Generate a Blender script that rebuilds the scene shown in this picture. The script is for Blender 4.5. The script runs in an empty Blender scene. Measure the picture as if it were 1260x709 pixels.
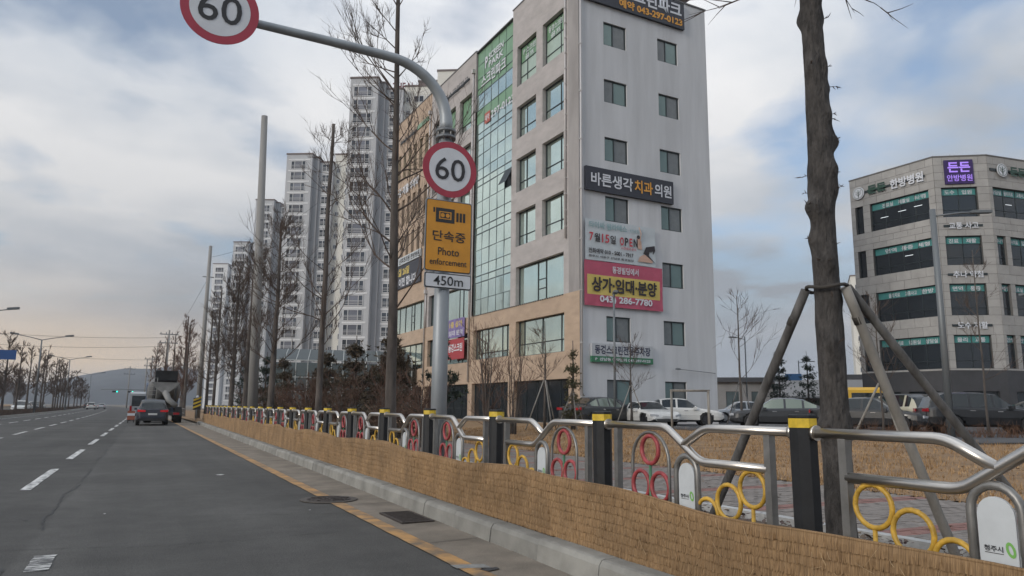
import bpy, math, random
from mathutils import Vector, Matrix, noise
random.seed(7)
scene = bpy.context.scene
COL = scene.collection
R = math.radians

# ------------------------------------------------------------------ camera
cam_d = bpy.data.cameras.new('camera')
cam = bpy.data.objects.new('camera', cam_d); COL.objects.link(cam)
YAW, PITCH, ROLL = R(26.697), R(9.313), R(0.605)
fwd = Vector((math.sin(YAW)*math.cos(PITCH), math.cos(YAW)*math.cos(PITCH), math.sin(PITCH)))
rgt = Vector((math.cos(YAW), -math.sin(YAW), 0)); upv = rgt.cross(fwd)
cx_ = rgt*math.cos(ROLL) + upv*math.sin(ROLL); cy_ = -rgt*math.sin(ROLL) + upv*math.cos(ROLL)
cam.matrix_world = Matrix(((cx_.x, cy_.x, -fwd.x, 0), (cx_.y, cy_.y, -fwd.y, 0), (cx_.z, cy_.z, -fwd.z, 1.34), (0, 0, 0, 1)))
cam_d.sensor_fit = 'HORIZONTAL'; cam_d.sensor_width = 36; cam_d.lens = 36*901.3/1260
cam_d.clip_start = 0.05; cam_d.clip_end = 20000
scene.camera = cam

# ------------------------------------------------------------------ sky
SUN_AZ, SUN_EL = R(-104), R(19)          # azimuth from +Y towards +X
world = bpy.data.worlds.new('World'); scene.world = world; world.use_nodes = True
def nd(nt, typ, **kw):
    n = nt.nodes.new(typ)
    for k, v in kw.items():
        if k.startswith('i_'): n.inputs[k[2:].replace('_', ' ')].default_value = v
        else: setattr(n, k, v)
    return n
def ramp(nt, stops, interp='LINEAR'):
    n = nt.nodes.new('ShaderNodeValToRGB'); cr = n.color_ramp; cr.interpolation = interp
    while len(cr.elements) < len(stops): cr.elements.new(0.5)
    for e, (p, c) in zip(cr.elements, stops):
        e.position = p; e.color = (c, c, c, 1) if isinstance(c, (int, float)) else (*c, 1)
    return n
def build_sky():
    nt = world.node_tree; nt.nodes.clear(); lk = nt.links.new
    out = nd(nt, 'ShaderNodeOutputWorld'); bg = nd(nt, 'ShaderNodeBackground', i_Strength=0.1)
    sky = nd(nt, 'ShaderNodeTexSky', sky_type='NISHITA', sun_disc=False, sun_elevation=SUN_EL, sun_rotation=SUN_AZ, air_density=1.0, dust_density=1.0, ozone_density=2.0, altitude=50)
    tc = nd(nt, 'ShaderNodeTexCoord'); sep = nd(nt, 'ShaderNodeSeparateXYZ'); lk(tc.outputs['Generated'], sep.inputs[0])
    zc = nd(nt, 'ShaderNodeMath', operation='MAXIMUM'); lk(sep.outputs[2], zc.inputs[0]); zc.inputs[1].default_value = 0.0
    za = nd(nt, 'ShaderNodeMath', operation='ADD'); lk(zc.outputs[0], za.inputs[0]); za.inputs[1].default_value = 0.16
    dx = nd(nt, 'ShaderNodeMath', operation='DIVIDE'); lk(sep.outputs[0], dx.inputs[0]); lk(za.outputs[0], dx.inputs[1])
    dy = nd(nt, 'ShaderNodeMath', operation='DIVIDE'); lk(sep.outputs[1], dy.inputs[0]); lk(za.outputs[0], dy.inputs[1])
    cmb = nd(nt, 'ShaderNodeCombineXYZ'); lk(dx.outputs[0], cmb.inputs[0]); lk(dy.outputs[0], cmb.inputs[1]); cmb.inputs[2].default_value = SKY_SEED
    n1 = nd(nt, 'ShaderNodeTexNoise', i_Scale=2.1, i_Detail=8.0, i_Roughness=0.50, i_Distortion=0.15); lk(cmb.outputs[0], n1.inputs['Vector'])
    n2 = nd(nt, 'ShaderNodeTexNoise', i_Scale=0.9, i_Detail=7.0, i_Roughness=0.52, i_Distortion=0.2)
    off = nd(nt, 'ShaderNodeVectorMath', operation='ADD'); lk(cmb.outputs[0], off.inputs[0]); off.inputs[1].default_value = (SKY_OFF[0], SKY_OFF[1], 4.2); lk(off.outputs[0], n2.inputs['Vector'])
    cov0 = ramp(nt, [(0.34, 0.25), (0.52, 1.0)]); lk(n1.outputs[0], cov0.inputs[0])
    lowc = ramp(nt, [(0.11, 1.0), (0.30, 0.0)]); lk(zc.outputs[0], lowc.inputs[0])
    cover = nd(nt, 'ShaderNodeMath', operation='MAXIMUM'); lk(cov0.outputs[0], cover.inputs[0]); lk(lowc.outputs[0], cover.inputs[1])
    tone0 = ramp(nt, [(0.34, (2.9, 3.15, 3.5)), (0.47, (3.8, 4.05, 4.4)), (0.62, (5.4, 5.4, 5.45))]); lk(n2.outputs[0], tone0.inputs[0])
    # an overcast deck is about three times as bright overhead as at the horizon
    oc = nd(nt, 'ShaderNodeMath', operation='MULTIPLY_ADD'); lk(zc.outputs[0], oc.inputs[0]); oc.inputs[1].default_value = 1.45; oc.inputs[2].default_value = 0.55
    tone = nd(nt, 'ShaderNodeVectorMath', operation='SCALE'); lk(tone0.outputs[0], tone.inputs[0]); lk(oc.outputs[0], tone.inputs['Scale'])
    # cloud deck thins near the horizon; towards the low sun it is lit warm from beneath
    hz = ramp(nt, [(0.0, 0.0), (0.05, 0.1), (0.11, 0.8), (0.17, 1.0)]); lk(zc.outputs[0], hz.inputs[0])
    warm = nd(nt, 'ShaderNodeMix', data_type='RGBA'); warm.inputs['A'].default_value = (6.2, 4.6, 2.9, 1); lk(hz.outputs[0], warm.inputs['Factor']); lk(tone.outputs[0], warm.inputs['B'])
    sd = nd(nt, 'ShaderNodeVectorMath', operation='DOT_PRODUCT'); lk(tc.outputs['Generated'], sd.inputs[0]); sd.inputs[1].default_value = (math.sin(GAP_AZ), math.cos(GAP_AZ), 0)
    sw = ramp(nt, [(0.18, 0.0), (0.52, 1.0)]); lk(sd.outputs['Value'], sw.inputs[0])
    grey = nd(nt, 'ShaderNodeMix', data_type='RGBA'); grey.inputs['A'].default_value = (2.7, 2.95, 3.3, 1); lk(hz.outputs[0], grey.inputs['Factor']); lk(tone.outputs[0], grey.inputs['B'])
    wm = nd(nt, 'ShaderNodeMix', data_type='RGBA'); lk(sw.outputs[0], wm.inputs['Factor']); lk(grey.outputs['Result'], wm.inputs['A']); lk(warm.outputs['Result'], wm.inputs['B'])
    mx = nd(nt, 'ShaderNodeMix', data_type='RGBA'); lk(cover.outputs[0], mx.inputs['Factor']); lk(sky.outputs[0], mx.inputs['A']); lk(wm.outputs['Result'], mx.inputs['B'])
    lk(mx.outputs['Result'], bg.inputs[0]); lk(bg.outputs[0], out.inputs[0])
GAP_AZ = R(-62)      # where the deck breaks over the western horizon
SKY_SEED, SKY_OFF = 2.2, (24.0, 2.0)
build_sky(); HAZE = 0.00026
sun_d = bpy.data.lights.new('sun', 'SUN'); sun_d.energy = 1.15; sun_d.angle = R(18); sun_d.color = (1.0, 0.93, 0.84)
sun = bpy.data.objects.new('sun', sun_d); COL.objects.link(sun)
sdir = Vector((math.sin(SUN_AZ)*math.cos(SUN_EL), math.cos(SUN_AZ)*math.cos(SUN_EL), math.sin(SUN_EL)))
sun.rotation_euler = sdir.to_track_quat('Z', 'Y').to_euler(); sun.location = (-60, 40, 60)
vs = scene.view_settings
vs.view_transform = 'Standard'; vs.look = 'None'; vs.exposure = EXPO = 0.57; vs.gamma = 1; vs.use_curve_mapping = False
scene.render.engine = 'CYCLES'
scene.cycles.use_denoising = True; scene.cycles.max_bounces = 6; scene.cycles.glossy_bounces = 3; scene.cycles.transmission_bounces = 4
scene.cycles.use_adaptive_sampling = True; scene.cycles.adaptive_threshold = 0.02

# ------------------------------------------------------------------ helpers
MAT = {}
def pm(name, col, rough=0.6, metal=0.0, var=0.0, vscale=3.0, col2=None, bump=0.0, bscale=40.0, stretch=(1, 1, 1), rnd=0.0, spec=0.5, emit=0.0, space='pos', detail=4.0, lo=0.35, hi=0.65, coat=0.0):
    if name in MAT: return MAT[name]
    m = bpy.data.materials.new(name); m.use_nodes = True; nt = m.node_tree; lk = nt.links.new
    b = nt.nodes['Principled BSDF']; b.inputs['Roughness'].default_value = rough; b.inputs['Metallic'].default_value = metal
    b.inputs['Specular IOR Level'].default_value = spec; b.inputs['Base Color'].default_value = (*col, 1)
    if coat: b.inputs['Coat Weight'].default_value = coat; b.inputs['Coat Roughness'].default_value = 0.06
    if emit: b.inputs['Emission Color'].default_value = (*col, 1); b.inputs['Emission Strength'].default_value = emit
    if var or bump or col2:
        if space == 'pos': src = nd(nt, 'ShaderNodeNewGeometry').outputs['Position']
        else: src = nd(nt, 'ShaderNodeTexCoord').outputs['Object']
        mp = nd(nt, 'ShaderNodeMapping'); mp.inputs['Scale'].default_value = stretch; lk(src, mp.inputs[0])
    last = None
    if var or col2:
        n = nd(nt, 'ShaderNodeTexNoise', i_Scale=vscale, i_Detail=detail, i_Roughness=0.6); lk(mp.outputs[0], n.inputs['Vector'])
        c2 = col2 or tuple(c*(1-var) for c in col); c1 = col if col2 else tuple(min(1, c*(1+var)) for c in col)
        rp = ramp(nt, [(lo, c2), (hi, c1)]); lk(n.outputs[0], rp.inputs[0]); last = rp.outputs[0]
    if rnd:
        oi = nd(nt, 'ShaderNodeObjectInfo'); mr = nd(nt, 'ShaderNodeMapRange'); mr.inputs['To Min'].default_value = 1-rnd; mr.inputs['To Max'].default_value = 1+rnd
        lk(oi.outputs['Random'], mr.inputs[0]); mu = nd(nt, 'ShaderNodeMix', data_type='RGBA', blend_type='MULTIPLY'); mu.inputs['Factor'].default_value = 1
        if last: lk(last, mu.inputs['A'])
        else: mu.inputs['A'].default_value = (*col, 1)
        lk(mr.outputs[0], mu.inputs['B']); last = mu.outputs['Result']
    if last: lk(last, b.inputs['Base Color'])
    if bump:
        n = nd(nt, 'ShaderNodeTexNoise', i_Scale=bscale, i_Detail=3.0); lk(mp.outputs[0], n.inputs['Vector'])
        bp = nd(nt, 'ShaderNodeBump'); bp.inputs['Strength'].default_value = bump; bp.inputs['Distance'].default_value = 0.02
        lk(n.outputs[0], bp.inputs['Height']); lk(bp.outputs[0], b.inputs['Normal'])
    MAT[name] = m; return m

class MB:
    """collects geometry for one mesh"""
    def __init__(s): s.v = []; s.f = []; s.mi = []; s.mats = []; s.cur = 0; s.sm = []; s.smooth = False
    def use(s, m):
        if m not in s.mats: s.mats.append(m)
        s.cur = s.mats.index(m); return s
    def vert(s, p): s.v.append(tuple(p)); return len(s.v)-1
    def face(s, idx): s.f.append(tuple(idx)); s.mi.append(s.cur); s.sm.append(s.smooth)
    def quad(s, a, b, c, d): s.face([s.vert(p) for p in (a, b, c, d)])
    def poly(s, pts): s.face([s.vert(p) for p in pts])
    def box(s, x0, x1, y0, y1, z0, z1, M=None):
        P = [Vector((x, y, z)) for z in (z0, z1) for y in (y0, y1) for x in (x0, x1)]
        if M is not None: P = [M @ p for p in P]
        i = [s.vert(p) for p in P]
        for q in ((0, 2, 3, 1), (4, 5, 7, 6), (0, 1, 5, 4), (2, 6, 7, 3), (0, 4, 6, 2), (1, 3, 7, 5)): s.face([i[k] for k in q])
        return s
    def tube(s, pts, r, n=8, cap=True, closed=False, oval=1.0):
        pts = [Vector(p) for p in pts]; N = len(pts)
        rs = r if isinstance(r, (list, tuple)) else [r]*N
        rings = []; ref = None
        for i, p in enumerate(pts):
            if closed: t = pts[(i+1) % N]-pts[i-1]
            else: t = (pts[min(i+1, N-1)]-pts[max(i-1, 0)])
            if t.length < 1e-9: t = Vector((0, 0, 1))
            t.normalize()
            if ref is None: ref = Vector((0, 0, 1)) if abs(t.z) < 0.9 else Vector((1, 0, 0))
            a = t.cross(ref)
            if a.length < 1e-4: a = t.orthogonal()
            a.normalize(); b = a.cross(t); ref = b if abs(t.dot(b)) < 0.9 else ref
            rings.append([s.vert(p + (a*math.cos(2*math.pi*k/n) + b*math.sin(2*math.pi*k/n)*oval)*rs[i]) for k in range(n)])
        sv = s.smooth; s.smooth = n >= 5
        for i in range(N if closed else N-1):
            A, B = rings[i], rings[(i+1) % N]
            for k in range(n): s.face((A[k], A[(k+1) % n], B[(k+1) % n], B[k]))
        s.smooth = sv
        if cap and not closed: s.face(rings[0][::-1]); s.face(rings[-1])
        return s
    def torus(s, c, u, v, Rr, r, n=20, m=6):
        c, u, v = Vector(c), Vector(u), Vector(v)
        return s.tube([c + u*math.cos(2*math.pi*k/n)*Rr + v*math.sin(2*math.pi*k/n)*Rr for k in range(n)], r, m, closed=True)
    def disc(s, c, u, v, Rr, n=24, th=0.0):
        c, u, v = Vector(c), Vector(u), Vector(v); w = u.cross(v)
        A = [s.vert(c+u*math.cos(2*math.pi*k/n)*Rr+v*math.sin(2*math.pi*k/n)*Rr+w*th) for k in range(n)]; s.face(A)
        if th:
            B = [s.vert(c+u*math.cos(2*math.pi*k/n)*Rr+v*math.sin(2*math.pi*k/n)*Rr) for k in range(n)]; s.face(B[::-1])
            for k in range(n): s.face((A[k], B[k], B[(k+1) % n], A[(k+1) % n]))
        return s
    def prism(s, pts, ext):
        ext = Vector(ext); A = [s.vert(p) for p in pts]; B = [s.vert(Vector(p)+ext) for p in pts]; n = len(A)
        s.face(A[::-1]); s.face(B)
        for k in range(n): s.face((A[k], A[(k+1) % n], B[(k+1) % n], B[k]))
        return s
    def lathe(s, prof, M=None, n=20):
        rings = []
        for (r, z) in prof:
            ring = []
            for k in range(n):
                p = Vector((r*math.cos(2*math.pi*k/n), r*math.sin(2*math.pi*k/n), z)); ring.append(s.vert(M @ p if M is not None else p))
            rings.append(ring)
        sv = s.smooth; s.smooth = True
        for A, B in zip(rings, rings[1:]):
            for k in range(n): s.face((A[k], A[(k+1) % n], B[(k+1) % n], B[k]))
        s.smooth = sv; s.face(rings[0][::-1]); s.face(rings[-1]); return s
    def mesh(s, name, mat=None):
        me = bpy.data.meshes.new(name); me.from_pydata(s.v, [], s.f)
        if mat is not None and not s.mats: s.mats = [mat]
        for m in s.mats: me.materials.append(m)
        me.polygons.foreach_set('material_index', s.mi); me.polygons.foreach_set('use_smooth', s.sm); me.update(); return me
    def build(s, name, mat=None, parent=None, loc=(0, 0, 0), rotz=0.0):
        return link(name, s.mesh(name, mat), parent, loc, rotz)
def link(name, me, parent=None, loc=(0, 0, 0), rotz=0.0):
    o = bpy.data.objects.new(name, me); COL.objects.link(o); o.location = loc
    if rotz: o.rotation_euler = (0, 0, rotz)
    if parent: o.parent = parent
    return o
def tag(o, label=None, cat=None, group=None, kind=None):
    if label: o['label'] = label
    if cat: o['category'] = cat
    if group: o['group'] = group
    if kind: o['kind'] = kind
    return o
def thing(name, label, cat, loc=(0, 0, 0), rotz=0.0, group=None):
    o = bpy.data.objects.new(name, None); COL.objects.link(o); o.location = loc; o.rotation_euler = (0, 0, rotz); o.empty_display_size = 0.2
    return tag(o, label, cat, group)
def copy_tree(o, parent=None):
    c = o.copy(); COL.objects.link(c); c.parent = parent
    for ch in KIDS.get(o.name, [x for x in o.children]): copy_tree(ch, c)
    return c
KIDS = {}
def struct(name, mb, mat=None, parent=None):
    o = mb.build(name, mat, parent)
    if parent is None: o['kind'] = 'structure'
    return o
ORD = ['nearest', 'second', 'third', 'fourth', 'fifth', 'sixth', 'seventh', 'eighth', 'ninth', 'tenth', 'eleventh', 'twelfth', 'thirteenth', 'fourteenth', 'fifteenth', 'sixteenth', 'seventeenth', 'eighteenth', 'nineteenth', 'twentieth']

def text(s, parent, mat, org, xd, ud, width=None, height=1.0, bold=0.0, ext=0.004, name='lettering', align='CENTER', both=True):
    """a line of writing lying in the plane (xd, ud) through org; height is the glyph box, width squeezes it to fit"""
    cu = bpy.data.curves.new('t', 'FONT'); cu.body = s; cu.size = 1.0; cu.offset = bold; cu.extrude = 0.0; cu.resolution_u = 3
    ob = bpy.data.objects.new('t', cu)
    me = bpy.data.meshes.new_from_object(ob)
    bpy.data.objects.remove(ob); bpy.data.curves.remove(cu)
    if not len(me.vertices): return None
    xs = [v.co.x for v in me.vertices]; ys = [v.co.y for v in me.vertices]
    x0, x1, y0, y1 = min(xs), max(xs), min(ys), max(ys)
    sy = height/(y1-y0); sx = width/(x1-x0) if width else sy
    xd, ud = Vector(xd).normalized(), Vector(ud).normalized(); w = xd.cross(ud); org = Vector(org)
    ax = {'CENTER': (x0+x1)/2, 'LEFT': x0}[align]
    for v in me.vertices: v.co = org + xd*((v.co.x-ax)*sx) + ud*((v.co.y-(y0+y1)/2)*sy) + w*ext
    me.materials.clear(); me.materials.append(mat); me.name = name
    return link(name, me, parent)
# ------------------------------------------------------------------ materials of the setting
M_asph = pm('asphalt', (0.066, 0.064, 0.060), 0.85, var=0.27, vscale=0.28, bump=0.35, bscale=60, detail=12)
def asphalt_material():
    m = MAT['asphalt']; nt = m.node_tree; lk = nt.links.new; b = nt.nodes['Principled BSDF']
    g = nd(nt, 'ShaderNodeNewGeometry'); sp = nd(nt, 'ShaderNodeSeparateXYZ'); lk(g.outputs['Position'], sp.inputs[0])
    # older, darker surface left of the paving seam, polished wheel paths, speckle of aggregate, lengthwise wear
    sl = nd(nt, 'ShaderNodeMath', operation='MULTIPLY_ADD'); lk(sp.outputs[1], sl.inputs[0]); sl.inputs[1].default_value = -0.0085; lk(sp.outputs[0], sl.inputs[2])
    wob = nd(nt, 'ShaderNodeTexNoise', i_Scale=0.6, i_Detail=5.0); lk(g.outputs['Position'], wob.inputs['Vector'])
    ad = nd(nt, 'ShaderNodeMath', operation='MULTIPLY_ADD'); lk(wob.outputs[0], ad.inputs[0]); ad.inputs[1].default_value = 0.25; lk(sl.outputs[0], ad.inputs[2])
    seam = nd(nt, 'ShaderNodeMapRange'); lk(ad.outputs[0], seam.inputs[0]); seam.inputs['From Min'].default_value = -0.80; seam.inputs['From Max'].default_value = -0.74
    seam.inputs['To Min'].default_value = 0.80; seam.inputs['To Max'].default_value = 1.0
    sk = nd(nt, 'ShaderNodeTexNoise', i_Scale=38.0, i_Detail=6.0, i_Roughness=0.85); lk(g.outputs['Position'], sk.inputs['Vector'])
    skr = nd(nt, 'ShaderNodeMapRange'); lk(sk.outputs[0], skr.inputs[0]); skr.inputs['From Min'].default_value = 0.3; skr.inputs['From Max'].default_value = 0.7; skr.inputs['To Min'].default_value = 0.5; skr.inputs['To Max'].default_value = 1.5
    mp = nd(nt, 'ShaderNodeMapping'); mp.inputs['Scale'].default_value = (1.1, 0.04, 1); lk(g.outputs['Position'], mp.inputs[0])
    wp = nd(nt, 'ShaderNodeTexNoise', i_Scale=1.0, i_Detail=4.0); lk(mp.outputs[0], wp.inputs['Vector'])
    wpr = nd(nt, 'ShaderNodeMapRange'); lk(wp.outputs[0], wpr.inputs[0]); wpr.inputs['From Min'].default_value = 0.3; wpr.inputs['From Max'].default_value = 0.7; wpr.inputs['To Min'].default_value = 0.78; wpr.inputs['To Max'].default_value = 1.2
    pt = nd(nt, 'ShaderNodeTexNoise', i_Scale=2.6, i_Detail=7.0, i_Roughness=0.65); lk(g.outputs['Position'], pt.inputs['Vector'])
    ptr = nd(nt, 'ShaderNodeMapRange'); lk(pt.outputs[0], ptr.inputs[0]); ptr.inputs['From Min'].default_value = 0.3; ptr.inputs['From Max'].default_value = 0.7; ptr.inputs['To Min'].default_value = 0.84; ptr.inputs['To Max'].default_value = 1.16
    old = b.inputs['Base Color'].links[0].from_socket
    cur = old
    for o in (seam.outputs[0], skr.outputs[0], wpr.outputs[0], ptr.outputs[0]):
        mu = nd(nt, 'ShaderNodeMix', data_type='RGBA', blend_type='MULTIPLY'); mu.inputs['Factor'].default_value = 1; lk(cur, mu.inputs['A']); lk(o, mu.inputs['B']); cur = mu.outputs['Result']
    lk(cur, b.inputs['Base Color'])
asphalt_material()
M_lot = pm('lot_asphalt', (0.06, 0.06, 0.062), 0.9, var=0.2, vscale=0.4, bump=0.2, bscale=40)
M_white = pm('road_paint_white', (0.62, 0.62, 0.60), 0.6, col2=(0.10, 0.10, 0.10), vscale=7, lo=0.40, hi=0.54, detail=10, stretch=(1, 0.5, 1))
M_worn = pm('road_paint_worn', (0.55, 0.55, 0.53), 0.6, col2=(0.06, 0.06, 0.06), vscale=11, lo=0.50, hi=0.56, detail=8, stretch=(0.4, 2.2, 1))
M_yell = pm('road_paint_yellow', (0.46, 0.255, 0.09), 0.65, col2=(0.15, 0.115, 0.08), vscale=4, lo=0.34, hi=0.60, detail=8)
M_gut = pm('gutter_concrete', (0.24, 0.205, 0.165), 0.9, col2=(0.145, 0.125, 0.10), vscale=1.6, bump=0.3, bscale=60, detail=9)
M_kerb = pm('kerb_granite', (0.225, 0.22, 0.20), 0.8, var=0.22, vscale=2.4, bump=0.2, bscale=90, rnd=0.10, detail=9)
M_dirt = pm('bed_soil', (0.115, 0.085, 0.06), 0.95, var=0.35, vscale=6, bump=0.6, bscale=30)
M_soil = pm('ground_soil', (0.12, 0.10, 0.075), 0.95, var=0.3, vscale=0.06, bump=0.4, bscale=3)
M_grass = pm('dry_lawn', (0.32, 0.20, 0.10), 0.95, col2=(0.165, 0.105, 0.058), vscale=1.3, bump=0.8, bscale=25, detail=10, lo=0.3, hi=0.7)
M_pave = pm('paver_grey', (0.21, 0.185, 0.165), 0.85, var=0.18, vscale=9, rnd=0.14, bump=0.2, bscale=120)
M_pred = pm('paver_red', (0.23, 0.12, 0.10), 0.85, var=0.18, vscale=9, rnd=0.14, bump=0.2, bscale=120)
M_iron = pm('cast_iron', (0.055, 0.046, 0.042), 0.7, 0.3, var=0.35, vscale=30, bump=0.3, bscale=80)
M_tar = pm('tar', (0.03, 0.03, 0.031), 0.75, var=0.3, vscale=8)
M_black = pm('black_rubber', (0.02, 0.02, 0.022), 0.7)
M_galv = pm('galvanised', (0.30, 0.325, 0.345), 0.5, 0.35, var=0.12, vscale=2.5, stretch=(1, 1, 0.3), bump=0.05, bscale=50)

DIV = 0.012
def KX(Y): return 3.17 + DIV*Y            # kerb face
def FX(Y): return 3.505 + DIV*Y           # fence line
# ground to the horizon
g = MB(); S = 9000
g.quad((-S, -S, -0.25), (S, -S, -0.25), (S, S, -0.25), (-S, S, -0.25)); struct('ground', g, M_soil)
# road : asphalt sheet following the slight bend far ahead
def bend(Y): return -0.00009*max(0, Y-60)**2 if Y < 400 else -0.00009*340**2 - 0.0612*(Y-400)
g = MB(); ys = [-30, -10, 0, 10, 20, 30, 40, 50, 60] + list(range(75, 700, 25))
for a, b in zip(ys, ys[1:]):
    ra = rb = 2.705
    g.quad((-10.4+bend(a), a, 0), (ra+bend(a), a, 0), (rb+bend(b), b, 0), (-10.4+bend(b), b, 0))
    g.quad((-24+bend(a), a, 0), (-12.6+bend(a), a, 0), (-12.6+bend(b), b, 0), (-24+bend(b), b, 0))
road = struct('road', g, M_asph)
g = MB()
for a, b in zip(ys, ys[1:]):
    g.quad((2.70+bend(a), a, 0.002), (KX(min(a, 60))+0.02+bend(a), a, 0.012), (KX(min(b, 60))+0.02+bend(b), b, 0.012), (2.70+bend(b), b, 0.002))
gut = struct('gutter', g, M_gut)
# expansion joints across the gutter
for k in range(14):
    Y = 4.4+k*2.9+random.uniform(-.2, .2); g = MB(); x0, x1 = 2.72, KX(Y)-.01
    g.quad((x0, Y, .007), (x1, Y+.02, .017), (x1, Y+.032, .017), (x0, Y+.011, .007)); g.build('joint', M_tar, gut)
# painted lines
def strip(name, pts, w, z, mat, parent, jag=0.0, seg=0.25):
    g = MB(); row = []
    d = [Vector((*p, 0)) for p in pts]; out = []
    for a, b in zip(d, d[1:]):
        n = max(1, int((b-a).length/seg))
        for i in range(n): out.append(a.lerp(b, i/n))
    out.append(d[-1])
    if jag > .6: out = [p+Vector((.05*noise.noise((p.x*3, p.y*3, 1))+.02*noise.noise((p.x*14, p.y*14, 5)), .05*noise.noise((p.x*3, p.y*3, 7))+.02*noise.noise((p.x*14, p.y*14, 9)), 0)) for p in out]
    for i, p in enumerate(out):
        t = (out[min(i+1, len(out)-1)]-out[max(i-1, 0)]).normalized(); n = Vector((t.y, -t.x, 0))
        ww = w/2*(1+random.uniform(-jag, jag)); w2 = w/2*(1+random.uniform(-jag, jag))
        row.append((g.vert(p-n*ww+Vector((0, 0, z))), g.vert(p+n*w2+Vector((0, 0, z)))))
    for A, B in zip(row, row[1:]): g.face((A[0], A[1], B[1], B[0]))
    return g.build(name, mat, parent)
strip('edge_line', [(2.605, -8), (2.605, 60)], 0.178, 0.009, M_yell, road, 0.06)
strip('edge_line', [(2.605+bend(y), y) for y in range(62, 300, 12)], 0.155, 0.009, M_yell, road, 0.0, 12)
for X0, ph in ((-1.46, 13.9), (-4.6, 38-7.3*4), (-7.6, 16)):
    k = 0
    for k in range(0, 26):
        Y = ph+k*7.28
        if X0 < -1.5 and Y < 12: continue
        xx = lambda y: X0+0.0105*(y-13 if X0 > -2 else 0)+bend(y)
        strip('lane_dash', [(xx(Y), Y), (xx(Y+4.2), Y+4.2)], 0.15, 0.005, M_white, road, 0.05)
strip('lane_dash', [(-0.62, 7.25), (-0.62, 7.95)], 0.17, 0.005, M_worn, road, 0.08, 0.08)
strip('edge_line', [(-10.0+bend(y), y) for y in range(20, 300, 10)], 0.13, 0.005, M_white, road, 0.0, 10)
# sealed paving seam and cracks
pts = [(-0.93+0.0092*y+0.05*math.sin(y*0.9)+0.03*math.sin(y*2.3), y) for y in [4+i*0.5 for i in range(90)]]
for q in range(0, 88, 11): strip('seam_crack', pts[q:q+random.randint(6, 11)], 0.02, 0.004, M_tar, road, 0.95, 0.06)
strip('crack', [(-2.2, 8.25), (-0.9, 8.35), (0.1, 8.1), (0.9, 8.05), (1.7, 8.15), (2.3, 8.25)], 0.009, 0.004, M_tar, road, 0.95, 0.05)
strip('crack', [(-3.9, 13.4), (-2.8, 12.2), (-1.7, 11.2), (-1.0, 10.3)], 0.011, 0.004, M_tar, road, 0.95, 0.05)
strip('crack', [(-3.0, 15.5), (-2.2, 14.1), (-1.3, 13.2)], 0.010, 0.004, M_tar, road, 0.95, 0.05)
strip('crack', [(0.4, 10.1), (1.0, 10.0), (1.9, 9.7), (2.5, 9.55)], 0.008, 0.004, M_tar, road, 0.95, 0.05)
for (x, y, w, l) in ((1.55, 15.6, .16, .2), (-0.25, 10.6, .03, .06), (2.12, 10.0, .03, .04)):
    g = MB(); g.poly([(x-w/2, y, .005), (x-w*.1, y-l*.4, .005), (x+w/2, y+l*.1, .005), (x+w*.2, y+l/2, .005), (x-w*.4, y+l*.3, .005)]); g.build('paint_spot', pm('spot_white', (.6, .6, .58), .7), road)
# patched bit at the end of the yellow line
g = MB(); g.quad((2.5, 5.95, .011), (2.78, 5.86, .011), (2.78, 6.02, .011), (2.5, 6.1, .011)); g.build('patch', pm('patch_grey', (.22, .22, .21), .9, var=.2, vscale=20), road)
g = MB(); g.quad((2.68, 5.74, .012), (2.82, 5.78, .012), (2.83, 5.86, .012), (2.66, 5.84, .012)); g.build('patch', M_tar, road)
# manhole
mh = thing('manhole_cover', 'round rusty iron manhole cover interrupting the yellow edge line', 'manhole cover', (2.58, 10.95, 0.006))
g = MB(); g.disc((0, 0, 0), (1, 0, 0), (0, 1, 0), 0.41, 28, 0.012); g.build('frame', pm('manhole_frame', (.075, .066, .058), .8, var=.3, vscale=14), mh)
lid = MB(); lid.disc((0, 0, 0.012), (1, 0, 0), (0, 1, 0), 0.31, 28, 0.006); ld = lid.build('lid', M_iron, mh)
for rr in (0.09, 0.17, 0.25):
    g = MB(); g.torus((0, 0, 0.019), (1, 0, 0), (0, 1, 0), rr, 0.008, 24, 4); g.build('raised_ring', M_iron, ld)
for k in range(8):
    a = k*math.pi/4; g = MB(); M = Matrix.Rotation(a, 4, 'Z'); g.box(.03, .29, -.008, .008, .018, .026, M); g.build('rib', M_iron, ld)
# storm drain grate in the gutter
dg_ = thing('storm_drain', 'rectangular brown iron storm drain grate set in the gutter', 'drain grate', (KX(8.85)-0.24, 8.85, 0.014))
g = MB()
for x0, x1, y0, y1 in ((-.2, -.17, -.42, .42), (.17, .2, -.42, .42), (-.2, .2, -.45, -.42), (-.2, .2, .42, .45)): g.box(x0, x1, y0, y1, -.01, .012)
g.build('frame', M_iron, dg_)
g = MB(); g.quad((-.17, -.42, -.006), (.17, -.42, -.006), (.17, .42, -.006), (-.17, .42, -.006)); g.build('pit', pm('drain_dark', (.012, .011, .01), .9), dg_)
me = MB().box(-.17, .17, -.012, .012, -.005, .010).mesh('bar', M_iron)
for k in range(17): link('bar', me, dg_, (0, -.4+k*.05, 0))
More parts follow.
